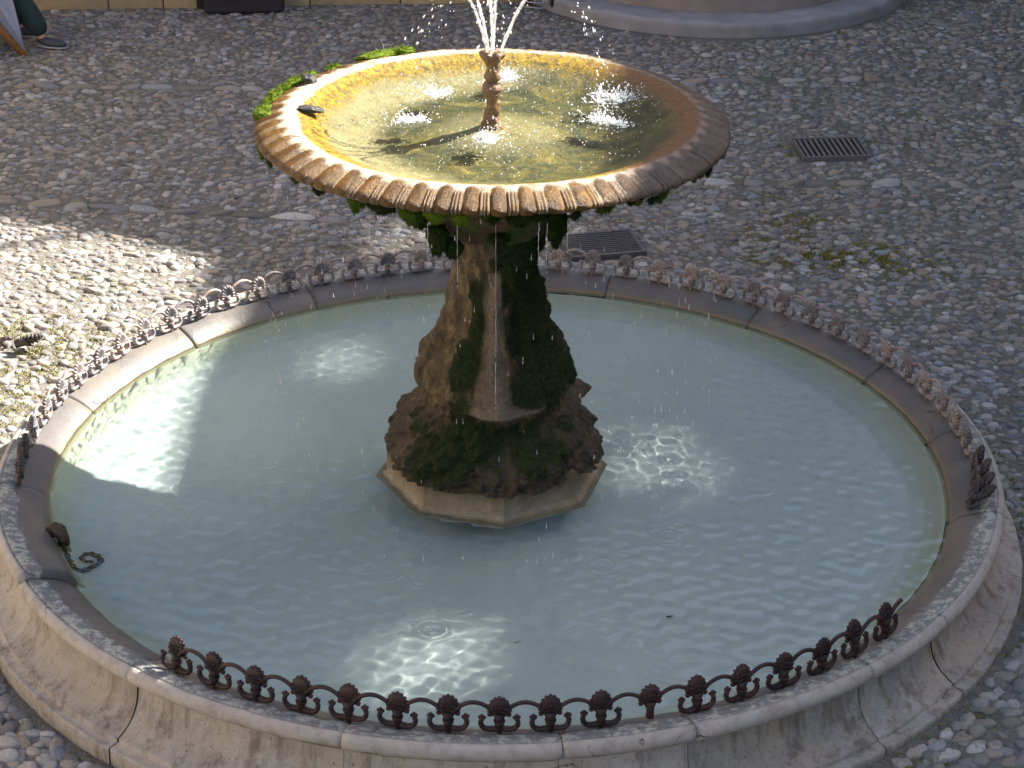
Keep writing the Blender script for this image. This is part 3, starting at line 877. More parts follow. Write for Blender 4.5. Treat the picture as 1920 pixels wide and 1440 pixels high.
# upper bowl
BP = [(0.004, 2.252), (.06, 2.25), (.14, 2.240), (.28, 2.222), (.45, 2.208), (.60, 2.212), (.70, 2.230), (.77, 2.256), (.82, 2.280), (.86, 2.299), (.89, 2.311), (.915, 2.317), (.932, 2.321), (.948, 2.321), (.968, 2.317), (.992, 2.310), (1.020, 2.301), (1.046, 2.291), (1.066, 2.281), (1.080, 2.270), (1.086, 2.258), (1.080, 2.248), (1.064, 2.241), (1.036, 2.235), (1.00, 2.228),
      (.93, 2.200), (.84, 2.160), (.74, 2.115), (.64, 2.07), (.54, 2.025), (.45, 1.975), (.38, 1.925), (.335, 1.87), (.305, 1.82), (.285, 1.78)]
prof = [BP[0]]
for p, q in zip(BP[:-1], BP[1:]):
    m = max(1, int(math.dist(p, q) / .014))
    for i in range(1, m + 1): prof.append((p[0] + (q[0] - p[0]) * i / m, p[1] + (q[1] - p[1]) * i / m))
prof = np.array(prof); npf = len(prof); SEG = 1200
s = np.concatenate([[0], np.cumsum(np.linalg.norm(np.diff(prof, axis=0), axis=1))])
icr = np.argmax(prof[:, 1]); ie = np.argmin(np.abs(prof[:, 0] - 1.01) + (prof[:, 1] > 2.25) * 9)
tt = np.clip((s - s[icr]) / (s[ie] - s[icr]), -1, 2)[:, None]
th = np.linspace(0, 2 * PI, SEG, endpoint=False)[None]
NG = 56
u = (NG * th / (2 * PI) + .04 * np.sin(3 * th)) % 1.0 + 0 * tt
cw = .05 + .15 * (1 - np.clip(np.sin(PI * np.clip(u / .62, 0, 1)), 0, 1) ** .5)
win = sstep(cw - .06, cw + .10, tt) * (1 - sstep(.88, 1.0, tt))
cush = np.clip(np.sin(PI * np.clip(u / .60, 0, 1)), 0, 1) ** .5
rdg = np.where(u > .62, np.abs(np.sin(3 * PI * (u - .62) / .36)) * (u < .98), 0)
nse = vnoise(np.stack([np.cos(th).ravel() * 9, np.sin(th).ravel() * 9, th.ravel() * 0], -1), 1, 3, 99).reshape(th.shape)
disp = win * (.0115 * cush + .0105 * rdg - .006) * np.clip(.95 + .7 * nse, .35, 1.3)
tang = np.gradient(prof, axis=0); tang /= np.linalg.norm(tang, axis=1)[:, None]
nr, nz_ = tang[:, 1], -tang[:, 0]
nr, nz_ = -nr, -nz_   # outward from the body
if nz_[icr] < 0: nr, nz_ = -nr, -nz_
RB = prof[:, 0][:, None] + nr[:, None] * disp; ZB = prof[:, 1][:, None] + nz_[:, None] * disp
Vb = np.stack([RB * np.cos(th), RB * np.sin(th), ZB + 0 * th], -1).reshape(-1, 3)
lip = np.repeat(sstep(.80, .93, prof[:, 0])[:, None], SEG, 1).ravel()
under = np.repeat(sstep(.97, 1.08, tt[:, 0])[:, None], SEG, 1).ravel()
nb_ = vnoise(Vb, 4.5, 3, 90); nf_ = vnoise(Vb, 30, 3, 91)
rad = np.hypot(Vb[:, 0], Vb[:, 1]) + 1e-6
dr = lip * (nb_ * .010 + nf_ * .0025) + under * (vnoise(Vb, 11, 3, 92) * .022)
Vb[:, 0] += Vb[:, 0] / rad * dr - .03; Vb[:, 1] += Vb[:, 1] / rad * dr
Vb[:, 2] += lip * (nb_ * .005 + nf_ * .002) + under * vnoise(Vb, 9, 3, 93) * .018 - .007 * Vb[:, 0]
crest = np.repeat(np.exp(-(tt * 6) ** 2), SEG, 1).ravel()
Vb[:, 2] += crest * np.abs(vnoise(Vb, 13, 3, 95)) * .010
idx = np.arange(npf * SEG).reshape(npf, SEG)
Fb = np.stack([idx[:-1], idx[1:], np.roll(idx, -1, 1)[1:], np.roll(idx, -1, 1)[:-1]], -1).reshape(-1, 4)[:, ::-1]
outer = (sstep(cw - .05, cw + .06, tt)).ravel()
bowl = mesh_np('bowl', Vb, Fb, M_BOWL, ftn, attrs={'ridge': (win * (rdg > .3) * rdg).ravel() + 0, 'outer': outer, 'under': under})
bowl.cycles.is_caustics_receiver = True

LAND = [(-.29, .35), (.02, .59), (.51, .24), (.50, -.06), (-.06, -.31), (-.40, -.06)]
def bowl_waves(X, Y):
    Z = waves(X, Y, [(.05, .10, 20, .026), (.022, .04, 16, .010), (.15, .3, 6, .010)], 6)
    for i, (lx, ly) in enumerate(LAND):
        d = np.hypot(X - lx, Y - ly)
        Z += .0016 * np.sin(d * 2 * PI / (.045 + .004 * i) + i) * np.exp(-d / .13)
    return Z
bw = disc_water('water', .90, BZ, .0055, bowl_waves, M_BWATER, c=(-.03, 0))
bw.cycles.is_caustics_caster = False
tag(bw, 'shallow olive water in the upper bowl', 'water', kind='structure')

# nozzle: a small eroded baluster
NP = [(.060, 2.235), (.046, 2.27), (.036, 2.30), (.031, 2.33), (.029, 2.36), (.032, 2.385), (.040, 2.405), (.045, 2.43), (.043, 2.452), (.032, 2.466), (.028, 2.474), (.034, 2.482), (.030, 2.50),
      (.027, 2.53), (.030, 2.552), (.040, 2.570), (.052, 2.580), (.056, 2.592), (.054, 2.604), (.042, 2.612), (.018, 2.606), (.003, 2.604)]
pr = []
for p, q in zip(NP[:-1], NP[1:]):
    for i in range(4): pr.append((p[0] + (q[0] - p[0]) * i / 4, p[1] + (q[1] - p[1]) * i / 4))
pr.append(NP[-1])
mb = MB().lathe(pr[::-1], 48)
V = mb.v[0]; rad = np.hypot(V[:, 0], V[:, 1]) + 1e-6
d = vnoise(V, 28, 3, 55) * .010 + vnoise(V, 80, 2, 56) * .005
an = np.arctan2(V[:, 1], V[:, 0]); d += .006 * np.cos(6 * an) * sstep(2.565, 2.585, V[:, 2])
d[rad < .01] = 0
V[:, 0] += V[:, 0] / rad * d - .03; V[:, 1] += V[:, 1] / rad * d; V[:, 2] += d * .6
mb.build('nozzle', M_NOZ, ftn)

# cushions and hanging tufts of moss on the bowl
M_MOSSM = mat_moss('olive_moss', (.020, .032, .004), (.060, .095, .008), (.13, .17, .02))
def mossclump(c, rx, ry, rz, name='moss_clump', mat=M_MOSS, hang=0.0, rot=0.0, nfur=500, seed=0):
    mb = MB().ball((0, 0, 0), 1, 44, 28)
    V = mb.v[0].copy(); N0 = V.copy()
    d = 1 + .50 * vnoise(V + seed, 2.2, 3, 60 + seed) + .22 * vnoise(V + seed, 7, 3, 61)
    if not hang: rz *= .75
    if hang: rx *= .8; rz *= .7; ry *= .8; hang *= .75
    V = V * d[:, None] * np.array([rx, ry, rz])
    if hang: V[:, 2] -= hang * np.clip(-N0[:, 2], 0, 1) ** 2 * (1 + .8 * vnoise(V, 60, 2, 62))
    ca, sa = math.cos(rot), math.sin(rot)
    Mx = np.array([[ca, -sa, 0], [sa, ca, 0], [0, 0, 1]])
    V = V @ Mx.T + np.array(c)
    mb.v[0] = V
    o = mb.build(name, mat, ftn)
    N = (N0 / np.array([rx, ry, rz])); N /= np.linalg.norm(N, axis=1)[:, None]; N = N @ Mx.T
    nfur *= 3; ii = rng.integers(0, len(V), nfur)
    f_ = fur(V[ii] + rng.normal(0, .003, (nfur, 3)), N[ii], 'moss_fringe', mat, o, .005, .015, .0014, .1 + 1.6 * (hang > 0))
    tag(f_, kind='stuff')
    return o
def rimpt(az, r=.96, z=2.32):
    if z > 2.3: r += .070; z -= .022
    elif z > 2.10: r += .085; z += .040
    return (-.03 + r * math.cos(R(az)), r * math.sin(R(az)), z)
k = 0
for az, r_, z_, rx, ry, rz, hang in [(123, .965, 2.335, .125, .050, .026, 0), (116, .955, 2.338, .06, .04, .030, 0), (148, .99, 2.325, .075, .030, .020, 0), (153, .985, 2.325, .07, .04, .022, 0), (158, .985, 2.322, .06, .045, .022, 0),
                                     (163, .99, 2.318, .06, .045, .026, 0), (168, .985, 2.312, .055, .04, .026, 0), (177, .97, 2.315, .075, .060, .034, 0), (138, .98, 2.324, .05, .02, .012, 0), (172, 1.0, 2.305, .05, .03, .02, 0),
                                     (161, .95, 2.325, .03, .025, .014, 0), (155, .94, 2.328, .035, .022, .012, 0)]:
    mossclump(rimpt(az, r_, z_), rx, ry, rz, rot=R(az + 90), nfur=500, seed=k); k += 1
for az, r_, z_, rx, ry, rz, hang in [(196, .985, 2.22, .035, .02, .03, .05), (200, .965, 2.195, .03, .02, .02, .04), (233, .88, 2.165, .06, .03, .025, .07), (240, .86, 2.15, .08, .03, .025, .03),
                                     (250, .90, 2.17, .07, .035, .03, .06), (257, .96, 2.19, .06, .025, .03, .02), (263, .955, 2.185, .05, .025, .025, .02), (277, .93, 2.17, .08, .03, .02, .03),
                                     (270, .94, 2.18, .05, .02, .02, .02), (215, .955, 2.19, .04, .015, .012, .02), (224, .95, 2.185, .04, .015, .012, .025)]:
    mossclump(rimpt(az, r_, z_), rx, ry, rz, mat=M_MOSS if az in (257, 263, 196) else M_MOSSD if az in (240, 277, 290, 312, 332, 224) else M_MOSSM, hang=hang, rot=R(az + 90), nfur=420, seed=k); k += 1
for _ in range(26):
    az = random.uniform(268, 350); z_ = 2.185 + random.uniform(-.01, .015)
    mossclump(rimpt(az, .965 + random.uniform(-.02, .015), z_), random.uniform(.018, .042), .014, random.uniform(.008, .014), mat=random.choice([M_MOSSD, M_MOSSD, M_MOSSM]), hang=random.uniform(.005, .03), rot=R(az + 90), nfur=160, seed=k); k += 1
# moss mass where the bowl meets the pedestal
for az, r_, z_, rx, ry, rz, hang in [(232, .40, 1.86, .07, .05, .05, .10), (240, .36, 1.80, .06, .04, .04, .06), (222, .44, 1.93, .07, .05, .04, .04), (275, .34, 1.84, .06, .03, .03, .02), (318, .40, 1.88, .09, .05, .05, .05), (330, .34, 1.80, .06, .04, .05, .05)]:
    mossclump(rimpt(az, r_, z_), rx, ry, rz, mat=M_MOSSD, hang=hang, rot=R(az + 90), nfur=420, seed=k); k += 1
# dry stalks standing on the big cushion
mb = MB()
for dx, h, lean in ((-.02, .07, -.02), (.0, .05, .02), (.03, .035, .03), (.06, .045, .04), (-.05, .03, -.02)):
    b = np.array(rimpt(120, .96, 2.34)) + (dx, 0, 0)
    mb.tube([b, b + (lean * .4, 0, h * .6), b + (lean, 0, h)], [.0016, .0012, .0006], 5)
mb.build('dry_stalk', simple('straw', (.35, .30, .16), .8), ftn)

# ------------------------------------------------------------------ jets
N0 = np.array([-.03, 0, 2.608])
land_words = ['falling behind and left of the nozzle', 'falling at the back of the bowl', 'falling at the upper right of the bowl', 'falling at the right of the bowl', 'falling in front of the nozzle', 'falling at the left of the bowl']
for i, (lx, ly) in enumerate(LAND):
    vz = 2.55 + random.uniform(-.12, .12)
    T = (vz + math.sqrt(vz * vz + 2 * 9.81 * (2.608 - BZ))) / 9.81
    vx, vy = (lx - N0[0]) / T, (ly - N0[1]) / T
    st = N0 + np.array([vx, vy, 0]) * .035
    mb = MB()
    ts = np.linspace(0, T * .46, 90)
    P = np.stack([st[0] + vx * ts, st[1] + vy * ts, st[2] - .015 + vz * ts - 4.905 * ts * ts], -1)
    P += np.stack([vnoise(np.stack([ts * 60, ts * 0 + i, ts * 0], -1), 1, 2, 71), vnoise(np.stack([ts * 60, ts * 0 + i, ts * 0], -1), 1, 2, 72), ts * 0], -1) * (.0030 + .006 * (ts / T)[:, None])
    rd = .0046 + .0022 * vnoise(np.stack([ts * 130, ts * 0 + i * 3, ts * 0], -1), 1, 2, 73) + .0012 * np.sin(ts * 300 + i)
    mb.tube(P, np.clip(rd, .0016, .01), 8)
    mb.tube(P + rng.normal(0, .0012, P.shape) + (.006, 0, 0), np.clip(rd * .6, .001, .006), 6)
    jet = mb.build('water_jet', M_JET); mb = MB()
    # broken falling part: beads and short ropes
    for _ in range(46):
        t = random.uniform(T * .44, T); sp = .012 + .02 * (t / T)
        p = np.array([st[0] + vx * t, st[1] + vy * t, st[2] + vz * t - 4.905 * t * t]) + rng.normal(0, sp, 3) * (1, 1, .6)
        r0 = random.uniform(.0016, .0050)
        v = np.array([vx, vy, vz - 9.81 * t]); v = v / np.linalg.norm(v)
        mb.tube([p - v * r0 * 2.2, p - v * r0, p, p + v * r0], [r0 * .35, r0 * .8, r0, r0 * .5], 6)
    for _ in range(16):
        t = random.uniform(.03, T * .4)
        p = np.array([st[0] + vx * t, st[1] + vy * t, st[2] + vz * t - 4.905 * t * t]) + rng.normal(0, .012, 3)
        mb.ball(p, random.uniform(.0015, .0035), 6, 4)
    tag(mb.build('droplets', M_DROP, jet), kind='stuff')
    tag(jet, 'thin white water jet from the nozzle ' + land_words[i], 'water jet', 'jets rising from the nozzle')
    # splash: crown of thin spikes, foam lumps and scattered beads
    sp = MB(); big = (.75, 1.0, 1.55, 1.25, 1.15, .95)[i]
    sub = [(lx + random.gauss(0, .028) * big, ly + random.gauss(0, .028) * big) for _ in range(4)]; lx0, ly0 = lx, ly
    for _ in range(60):
        a = random.gauss(i * 1.3, 1.4); d0 = abs(random.gauss(0, .022)) * big; lx, ly = random.choice(sub)
        b = np.array([lx + d0 * math.cos(a), ly + d0 * math.sin(a), BZ])
        h = random.uniform(.004, .034) * big * math.exp(-d0 * 14); o_ = random.uniform(.3, 1.3) * h
        e = b + (o_ * math.cos(a), o_ * math.sin(a), h)
        sp.tube([b, (b + e) / 2 + (random.gauss(0, .003), random.gauss(0, .003), h * .25), e], [random.uniform(.002, .0055), random.uniform(.0012, .003), .0007], 6); sp.ball(e + np.array([random.gauss(0, .004), random.gauss(0, .004), random.uniform(0, .008)]), random.uniform(.0010, .0028), 6, 4)
    for _ in range(90):
        a = random.uniform(0, 2 * PI); d0 = abs(random.gauss(0, .024)) * big; lx, ly = random.choice(sub)
        sp.ball((lx + d0 * math.cos(a) * 1.3, ly + d0 * math.sin(a), BZ + .001), random.uniform(.003, .010), 7, 4, (random.uniform(.8, 2.4), random.uniform(.6, 1.4), .35))
    for _ in range(210):
        a = random.uniform(0, 2 * PI); d0 = abs(random.gauss(0, .11)) * big
        q = (lx + d0 * math.cos(a), ly + d0 * math.sin(a))
        if math.hypot(q[0] + .03, q[1]) > .84: continue
        sp.ball((q[0], q[1], BZ + .002 + max(0, random.gauss(0, .03)) * math.exp(-d0 * 4)), random.uniform(.0013, .0036), 6, 4)
    tag(sp.build('splash', M_DROP, jet), kind='stuff')

# drips from the rim and loose drops in the air
mb = MB()
for _ in range(520):
    a = random.uniform(0, 2 * PI); r_ = .80 * math.sqrt(random.random())
    mb.ball((-.03 + r_ * math.cos(a), r_ * math.sin(a), BZ + random.uniform(0, .004)), random.uniform(.0010, .0026), 6, 4)
tag(mb.build('bubbles', M_DROP), 'white bubbles and flecks scattered over the water of the upper bowl', 'bubbles', kind='stuff')
mb = MB()
def drop(p, r0, ln):
    p = np.array(p); mb.tube([p + (0, 0, ln), p + (0, 0, ln * .4), p, p - (0, 0, r0)], [r0 * .3, r0 * .7, r0, r0 * .4], 6)
for _ in range(460):
    a = random.uniform(0, 2 * PI); r_ = random.gauss(1.045, .025)
    z = random.uniform(.5, 2.2)
    drop((-.03 + r_ * math.cos(a), r_ * math.sin(a), z), random.uniform(.0010, .0026), random.uniform(.010, .035))
for az, r_, z0, z1 in ((262, 1.03, 1.92, 2.19), (271, 1.035, 1.60, 2.19), (271, 1.035, 1.35, 1.55), (281, 1.035, 2.02, 2.19), (283, 1.035, 1.98, 2.19), (288, 1.035, 2.06, 2.19), (240, 1.035, 1.98, 2.17), (255, 1.035, 2.0, 2.18)):
    x_, y_ = -.03 + r_ * math.cos(R(az)), r_ * math.sin(R(az))
    zs = np.linspace(z1, z0, 14)
    mb.tube(np.stack([x_ + rng.normal(0, .0006, 14), y_ + rng.normal(0, .0006, 14), zs], -1), np.clip(.0013 + rng.normal(0, .0004, 14), .0006, .003), 6)
    drop((x_, y_, z0 - .02), .003, .006)
for _ in range(60):     # splashes on the basin near the pedestal
    a = random.choice([random.gauss(20, 8), random.gauss(185, 10), random.uniform(0, 360)]); r_ = random.gauss(.72, .12)
    mb.ball((r_ * math.cos(R(a)), r_ * math.sin(R(a)), WZ + abs(random.gauss(.0, .02))), random.uniform(.0015, .003), 6, 4)
drops = mb.build('falling_drops', M_DRIP)
tag(drops, 'fine drops and drips falling from the bowl rim into the basin', 'water drops', kind='stuff')

# ------------------------------------------------------------------ iron cresting
def palmette(inner):
    """one upright ornament, local x along the run, y outwards, z up; height .172"""
    m = MB()
    # fan of eleven petals
    for k in range(-5, 6):
        a = R(k * 19)
        L = .080 - .0025 * abs(k)
        c0 = np.array([0, 0, .082])
        pts = []; rad = []
        for j in range(7):
            t = j / 6
            rr = L * t
            x = math.sin(a) * rr * (.80 + .20 * t) ; z = math.cos(a) * rr
            yb = .004 * math.sin(t * PI) + .008 * t * t
            pts.append(c0 + (x * .66, yb, z * (1 if abs(k) < 5 else 1.2)))
            rad.append(.0040 + .0056 * t + (.0018 if j == 5 else 0) - (.0025 if j == 6 else 0))
        m.tube(pts, rad, 7)
    # back body of the fan
    m.ball((0, .0, .112), .034, 14, 8, (1.02, .22, 1.25))
    # small buds on the face
    for k in range(-2, 3):
        for j in range(2):
            m.ball((k * .0095 * (1 + .3 * j), -.008, .104 + .018 * j - abs(k) * .003), .0058, 7, 5)
    # neck, flaring to a collar
    m.tube([(0, 0, .012), (0, 0, .045), (0, 0, .06), (0, 0, .088)], [.0165, .0150, .0155, .0225], 12)
    return m
def collar():
    m = MB()
    th = np.linspace(0, 2 * PI, 16)
    m.tube(np.stack([.0185 * np.cos(th), .0165 * np.sin(th), .050 + 0 * th], -1), .0045, 6)
    m.tube(np.stack([.0170 * np.cos(th), .0155 * np.sin(th), .040 + 0 * th], -1), .0035, 6)
    return m
def scrolls():
    m = MB()
    for s in (-1, 1):
        K = [(0, .018), (.020, .010), (.040, .0085), (.057, .014), (.067, .027), (.070, .040), (.069, .050), (.066, .056)]
        K = np.array(K); tk = np.linspace(0, 7, 22)
        pts = [(s * float(np.interp(t, range(8), K[:, 0])), 0, float(np.interp(t, range(8), K[:, 1]))) for t in tk]
        m.tube(pts, np.interp(tk, [0, 3, 7], [.0130, .0110, .0092]), 8)
        m.ball((s * .065, 0, .062), .0105, 9, 6)
        m.ball((s * .0565, 0, .067), .0078, 8, 5)
        m.ball((s * .0730, 0, .069), .0078, 8, 5)
        m.ball((s * .0650, 0, .075), .0075, 8, 5)
    m.tube([(-.03, 0, .008), (.03, 0, .008)], .010, 8)
    m.tube([(0, 0, -.02), (0, 0, .03)], .009, 8)
    return m
FR = 2.323
def arch(a0, a1, frac=1.0, w_=.0090):
    """arch springing from the necks of two ornaments on the circle"""
    m = MB(); pts = []
    n_ = 17
    for j in range(n_):
        t = j / (n_ - 1)
        if t > frac + .01: break
        a = R(a0 + (a1 - a0) * (.055 + .89 * t))
        z = .552 + .062 + .072 * math.sin(PI * t) ** .62
        pts.append((FR * math.cos(a), FR * math.sin(a), z))
    m.tube(pts, w_, 8)
    p2 = np.array(pts); p2[:, 2] += .0052
    m.tube(p2, w_ * .45, 6)
    return m
def cresting(name, angles, mat, label, missing=(), footless=(), stubs=()):
    root = tag(empty(name), label, 'iron cresting')
    src = {}
    for q, fn in (('palmette', lambda: palmette(False)), ('collar', collar), ('scroll', scrolls)):
        o = fn().build(q, mat, None); src[q] = o; COL.objects.unlink(o)
    for i, a in enumerate(angles):
        jit = random.gauss(0, .05); lean = random.gauss(0, .06)
        mw = Matrix.Translation((FR * math.cos(R(a)), FR * math.sin(R(a)), .550 + random.uniform(-.003, .002))) @ Matrix.Rotation(R(a - 90) + jit, 4, 'Z') @ Matrix.Rotation(PI, 4, 'Z') @ Matrix.Rotation(lean, 4, 'X') @ Matrix.Diagonal((1.06, 1.15, .88 if mat != M_IRON else 1.0, 1))
        # local -y (decorated face) looks outwards
        p = src['palmette'].copy(); COL.objects.link(p); p.parent = root; p.matrix_local = mw
        if a not in footless:
            for q in ('collar', 'scroll'):
                c = src[q].copy(); COL.objects.link(c); c.parent = p
    for i in range(len(angles) - 1):
        if i in missing: continue
        arch(angles[i], angles[i + 1]).build('arch', mat, root)
    for a0, a1, fr in stubs:
        arch(a0, a1, fr).build('arch', mat, root)
    return root
front = [235.1 + 5.006 * i for i in range(17)]
cresting('iron_cresting', front, M_IRON, 'dark maroon iron cresting of palmettes and arches along the near rim of the basin', footless=(front[10],), stubs=((315.2, 320.2, .55),))
back = [0.9 + 5.02 * i for i in range(36)]
cresting('iron_cresting', back, M_IRON2, 'weathered grey and rusty iron cresting along the far rim of the basin', missing=(12, 14))
lefty = [181.9]
cr3 = cresting('iron_cresting', [181.8, 186.6], M_IRON3, 'short dark broken stretch of iron cresting on the left rim, at the shadow edge')
# the loosened stretch leaning inwards at the right
root = tag(empty('iron_cresting'), 'bent black length of iron cresting sagging inwards on the right rim', 'iron cresting')
for i, (a, ln) in enumerate(((356.0, .25), (353.2, .5), (350.6, .7), (348.2, .85))):
    src = palmette(False).build('palmette', M_IRON3, root)
    r_ = FR - .012 * i
    src.matrix_local = Matrix.Translation((r_ * math.cos(R(a)), r_ * math.sin(R(a)), .550)) @ Matrix.Rotation(R(a + 90), 4, 'Z') @ Matrix.Rotation(ln, 4, 'X') @ Matrix.Rotation(-.25, 4, 'Y')
    collar().build('collar', M_IRON3, src); scrolls().build('scroll', M_IRON3, src)
for a0, a1 in ((356.0, 353.2), (353.2, 350.6), (350.6, 348.2)):
    m_ = arch(a0, a1); m_.v[0][:, 2] -= .03; m_.v[1][:, 2] -= .03
    m_.build('arch', M_IRON3, root)
# the fallen fragment
frag = tag(empty('iron_fragment', (-2.845, 2.02, gh(-2.84, 2.0) + .045)), 'fallen iron palmette lying on the sunlit cobbles at the far left', 'iron fragment')
p = palmette(False).build('palmette', M_IRON3, frag); p.matrix_local = Matrix.Rotation(R(75), 4, 'Y') @ Matrix.Rotation(R(60), 4, 'Z')
p.scale = (1.15, 1.6, 1.15)
q_ = scrolls().build('scroll', M_IRON3, frag); q_.matrix_local = Matrix.Translation((-.07, .02, -.01)) @ Matrix.Rotation(R(80), 4, 'Y') @ Matrix.Rotation(R(40), 4, 'Z')
q_.scale = (1.0, 1.5, 1.0)

# ------------------------------------------------------------------ small things on the bowl and in the basin
for (px, py, pz_, sx, sy, szz, lab, rot_) in ((-.905, .41, 2.340, .036, .046, .028, 'black wet round stone on the bowl rim beside the upper left moss', .3),
                                              (-.865, .05, 2.318, .056, .034, .015, 'black wet flat stone at the left edge of the bowl water', .1)):
    m = MB().ball((0, 0, 0), 1, 36, 24); V = m.v[0]
    V *= (1 + .30 * vnoise(V + 5 * px, 1.9, 3, 14) + .16 * vnoise(V + px, 5, 3, 15))[:, None]; V *= np.array([sx, sy, szz])
    o = m.build('wet_stone', M_WETROCK); o.location = (px, py, pz_); o.rotation_euler = (0, .15, rot_)
    tag(o, lab, 'stone')
# rusty overflow with a chain
ov = tag(empty('overflow_pipe', (-2.10, -.66, .47)), 'rusty broken overflow pipe hooked over the left inner edge of the basin', 'overflow pipe')
m = MB()
th = np.linspace(0, 2 * PI, 15)[:-1]
m.tube([(.0, 0, -.02), (.01, 0, .02), (.03, -.005, .038), (.055, -.02, .030), (.072, -.035, .0), (.078, -.045, -.05)], [.022, .030, .033, .032, .030, .027], 14)
V = m.v[0]; V += (vnoise(V, 26, 3, 33) * .008)[:, None]
m.build('elbow', M_RUST, ov)
m = MB()
for q_ in ((-.015, .03, .012), (.012, .045, .018), (.035, .03, .026), (-.01, -.035, .008)): m.ball(q_, .020, 10, 7, (1.3, .9, .6))
V = m.v[0]; [v_.__iadd__((vnoise(v_, 30, 2, 34) * .006)[:, None]) for v_ in m.v]
m.build('bracket', M_RUST, ov)
m = MB(); m.tube([(.078, -.045, -.045), (.082, -.060, -.10), (.085, -.075, -.16)], [.030, .034, .026], 12)
V = m.v[0]; V += (vnoise(V, 20, 3, 35) * .010)[:, None]
m.build('hose', simple('pale_limescale', (.24, .23, .10), .8, .4, 30, .5), ov)
def chain(path, link=.034, wire=.0052):
    m = MB(); P = np.array(path, float)
    s_ = np.concatenate([[0], np.cumsum(np.linalg.norm(np.diff(P, axis=0), axis=1))])
    n_ = int(s_[-1] / (link * .72))
    for i in range(n_):
        t = (i + .5) / n_ * s_[-1]
        c = np.array([np.interp(t, s_, P[:, k]) for k in range(3)])
        c2 = np.array([np.interp(t + .005, s_, P[:, k]) for k in range(3)]); d = c2 - c; d /= np.linalg.norm(d) + 1e-9
        side = np.cross(d, (0, 0, 1)); side /= np.linalg.norm(side) + 1e-9
        if i % 2: side = np.cross(d, side)
        th = np.linspace(0, 2 * PI, 13)
        m.tube(c + np.outer(np.cos(th), d) * link * .5 + np.outer(np.sin(th), side) * link * .30, wire, 6, cap=False)
    return m
def floorz(x_, y_):
    r0 = math.hypot(x_, y_)
    return float(np.interp(r0, [p[0] for p in fp], [p[1] for p in fp])) + .012
cp0 = [(-2.03, -.70, .45), (-2.005, -.77, .40), (-1.975, -.83, .36), (-1.955, -.88, .30), (-1.935, -.90, 0), (-1.91, -.88, 0), (-1.89, -.84, 0), (-1.872, -.79, 0), (-1.855, -.74, 0), (-1.87, -.70, 0), (-1.90, -.685, 0), (-1.935, -.71, 0), (-1.94, -.76, 0), (-1.91, -.79, 0), (-1.89, -.76, 0)]
cp = [(x_, y_, max(floorz(x_, y_), z_)) for x_, y_, z_ in cp0]
ch = chain(cp).build('chain', M_RUST)
tag(ch, 'rusty chain curling on the basin floor from the overflow pipe', 'chain')
# scraps floating / lying about
for (sx, sy, sz_, mt, lab, ct, sc_) in (
        (.08, -1.38, .248, M_LEAF, 'small dark leaf sunk in the basin right of the near sunlit patch', 'leaf', .009), (.76, -1.18, .248, M_LEAF, 'tiny dark leaf sunk in the basin at the right near rim', 'leaf', .008)):
    m = MB(); m.ball((0, 0, 0), sc_, 8, 5, (1.5, .8, .15)); m.ball((.016, .01, 0), sc_ * .6, 7, 4, (1.2, 1, .2))
    o = m.build('leaf', simple('dark_leaf', (.02, .02, .012), .8)); o.location = (sx, sy, sz_); tag(o, lab, ct)

# ------------------------------------------------------------------ drains
def grate(c, wd, dp, an, bars_along_x, nb, mt, lab):
    root = tag(empty('drain_grate', (c[0], c[1], gh(*c)), R(an)), lab, 'drain grate')
    MB().box((0, 0, .002), (wd - .02, dp - .02, .012)).build('pit', M_PITSHADE, root, smooth=False)  # near-black plate, the shade below the bars is in its colour
    fr = MB()
    for s_ in (-1, 1):
        fr.box((0, s_ * (dp / 2 - .012), .016), (wd, .024, .040)); fr.box((s_ * (wd / 2 - .010), 0, .015), (.020, dp - .05, .038))
    fr.build('frame', mt, root, smooth=False)
    for i in range(nb):
        t = (i + .5) / nb - .5
        b = MB()
        if bars_along_x: b.box((0, t * (dp - .05), .022), (wd - .042, (dp - .05) / nb * .46, .020))
        else: b.box((t * (wd - .05), 0, .022), ((wd - .05) / nb * .52, dp - .05, .020))
        b.build('bar', mt, root, smooth=False)
    if bars_along_x:
        MB().box((0, 0, .016), (.018, dp - .05, .010)).build('cross_bar', mt, root, smooth=False)
    return root
grate(*GRATES[0][:1], GRATES[0][1], GRATES[0][2], 8.0 - 3, False, 11, M_STEEL, 'square drain grate with bars running away, on the open paving at the right')
grate(*GRATES[1][:1], GRATES[1][1], GRATES[1][2], 12.0, True, 11, M_STEELD, 'square drain grate with crosswise bars, just behind the far rim of the basin')

# ------------------------------------------------------------------ back wall, monument base, things by the wall
WA = math.atan(.067)
wall = tag(empty('stone_wall', (-.9, 9.20, G), WA), 'tan stone wall with a projecting base course behind the cobbles', 'wall')
random.seed(3)
xq = -7.0; 
while xq < 1.32:
    ln = random.uniform(.45, .95)
    if xq + ln > 1.35: ln = 1.35 - xq
    m = MB(); m.box((xq + ln / 2, .12 + random.uniform(-.01, .01), .20), (ln - .008, .24, .44))
    V = m.v[0]
    o = m.build('base_block', simple('base_block_stone', tuple(np.array((.42, .30, .165)) * random.uniform(.72, 1.15)), .85, .3, 9, .5, bd=.02), wall, smooth=False)
    bv = o.modifiers.new('b', 'BEVEL'); bv.width = .012; bv.segments = 2
    xq += ln
m = MB(); m.box((-2.3, .40, 2.2), (10.4, .40, 4.4)); m.build('wall_face', M_TAN2, wall, smooth=False)
m = MB(); m.box((-2.3, .36, 4.46), (10.6, .56, .12)); m.build('wall_cornice', M_TAN, wall, smooth=False)

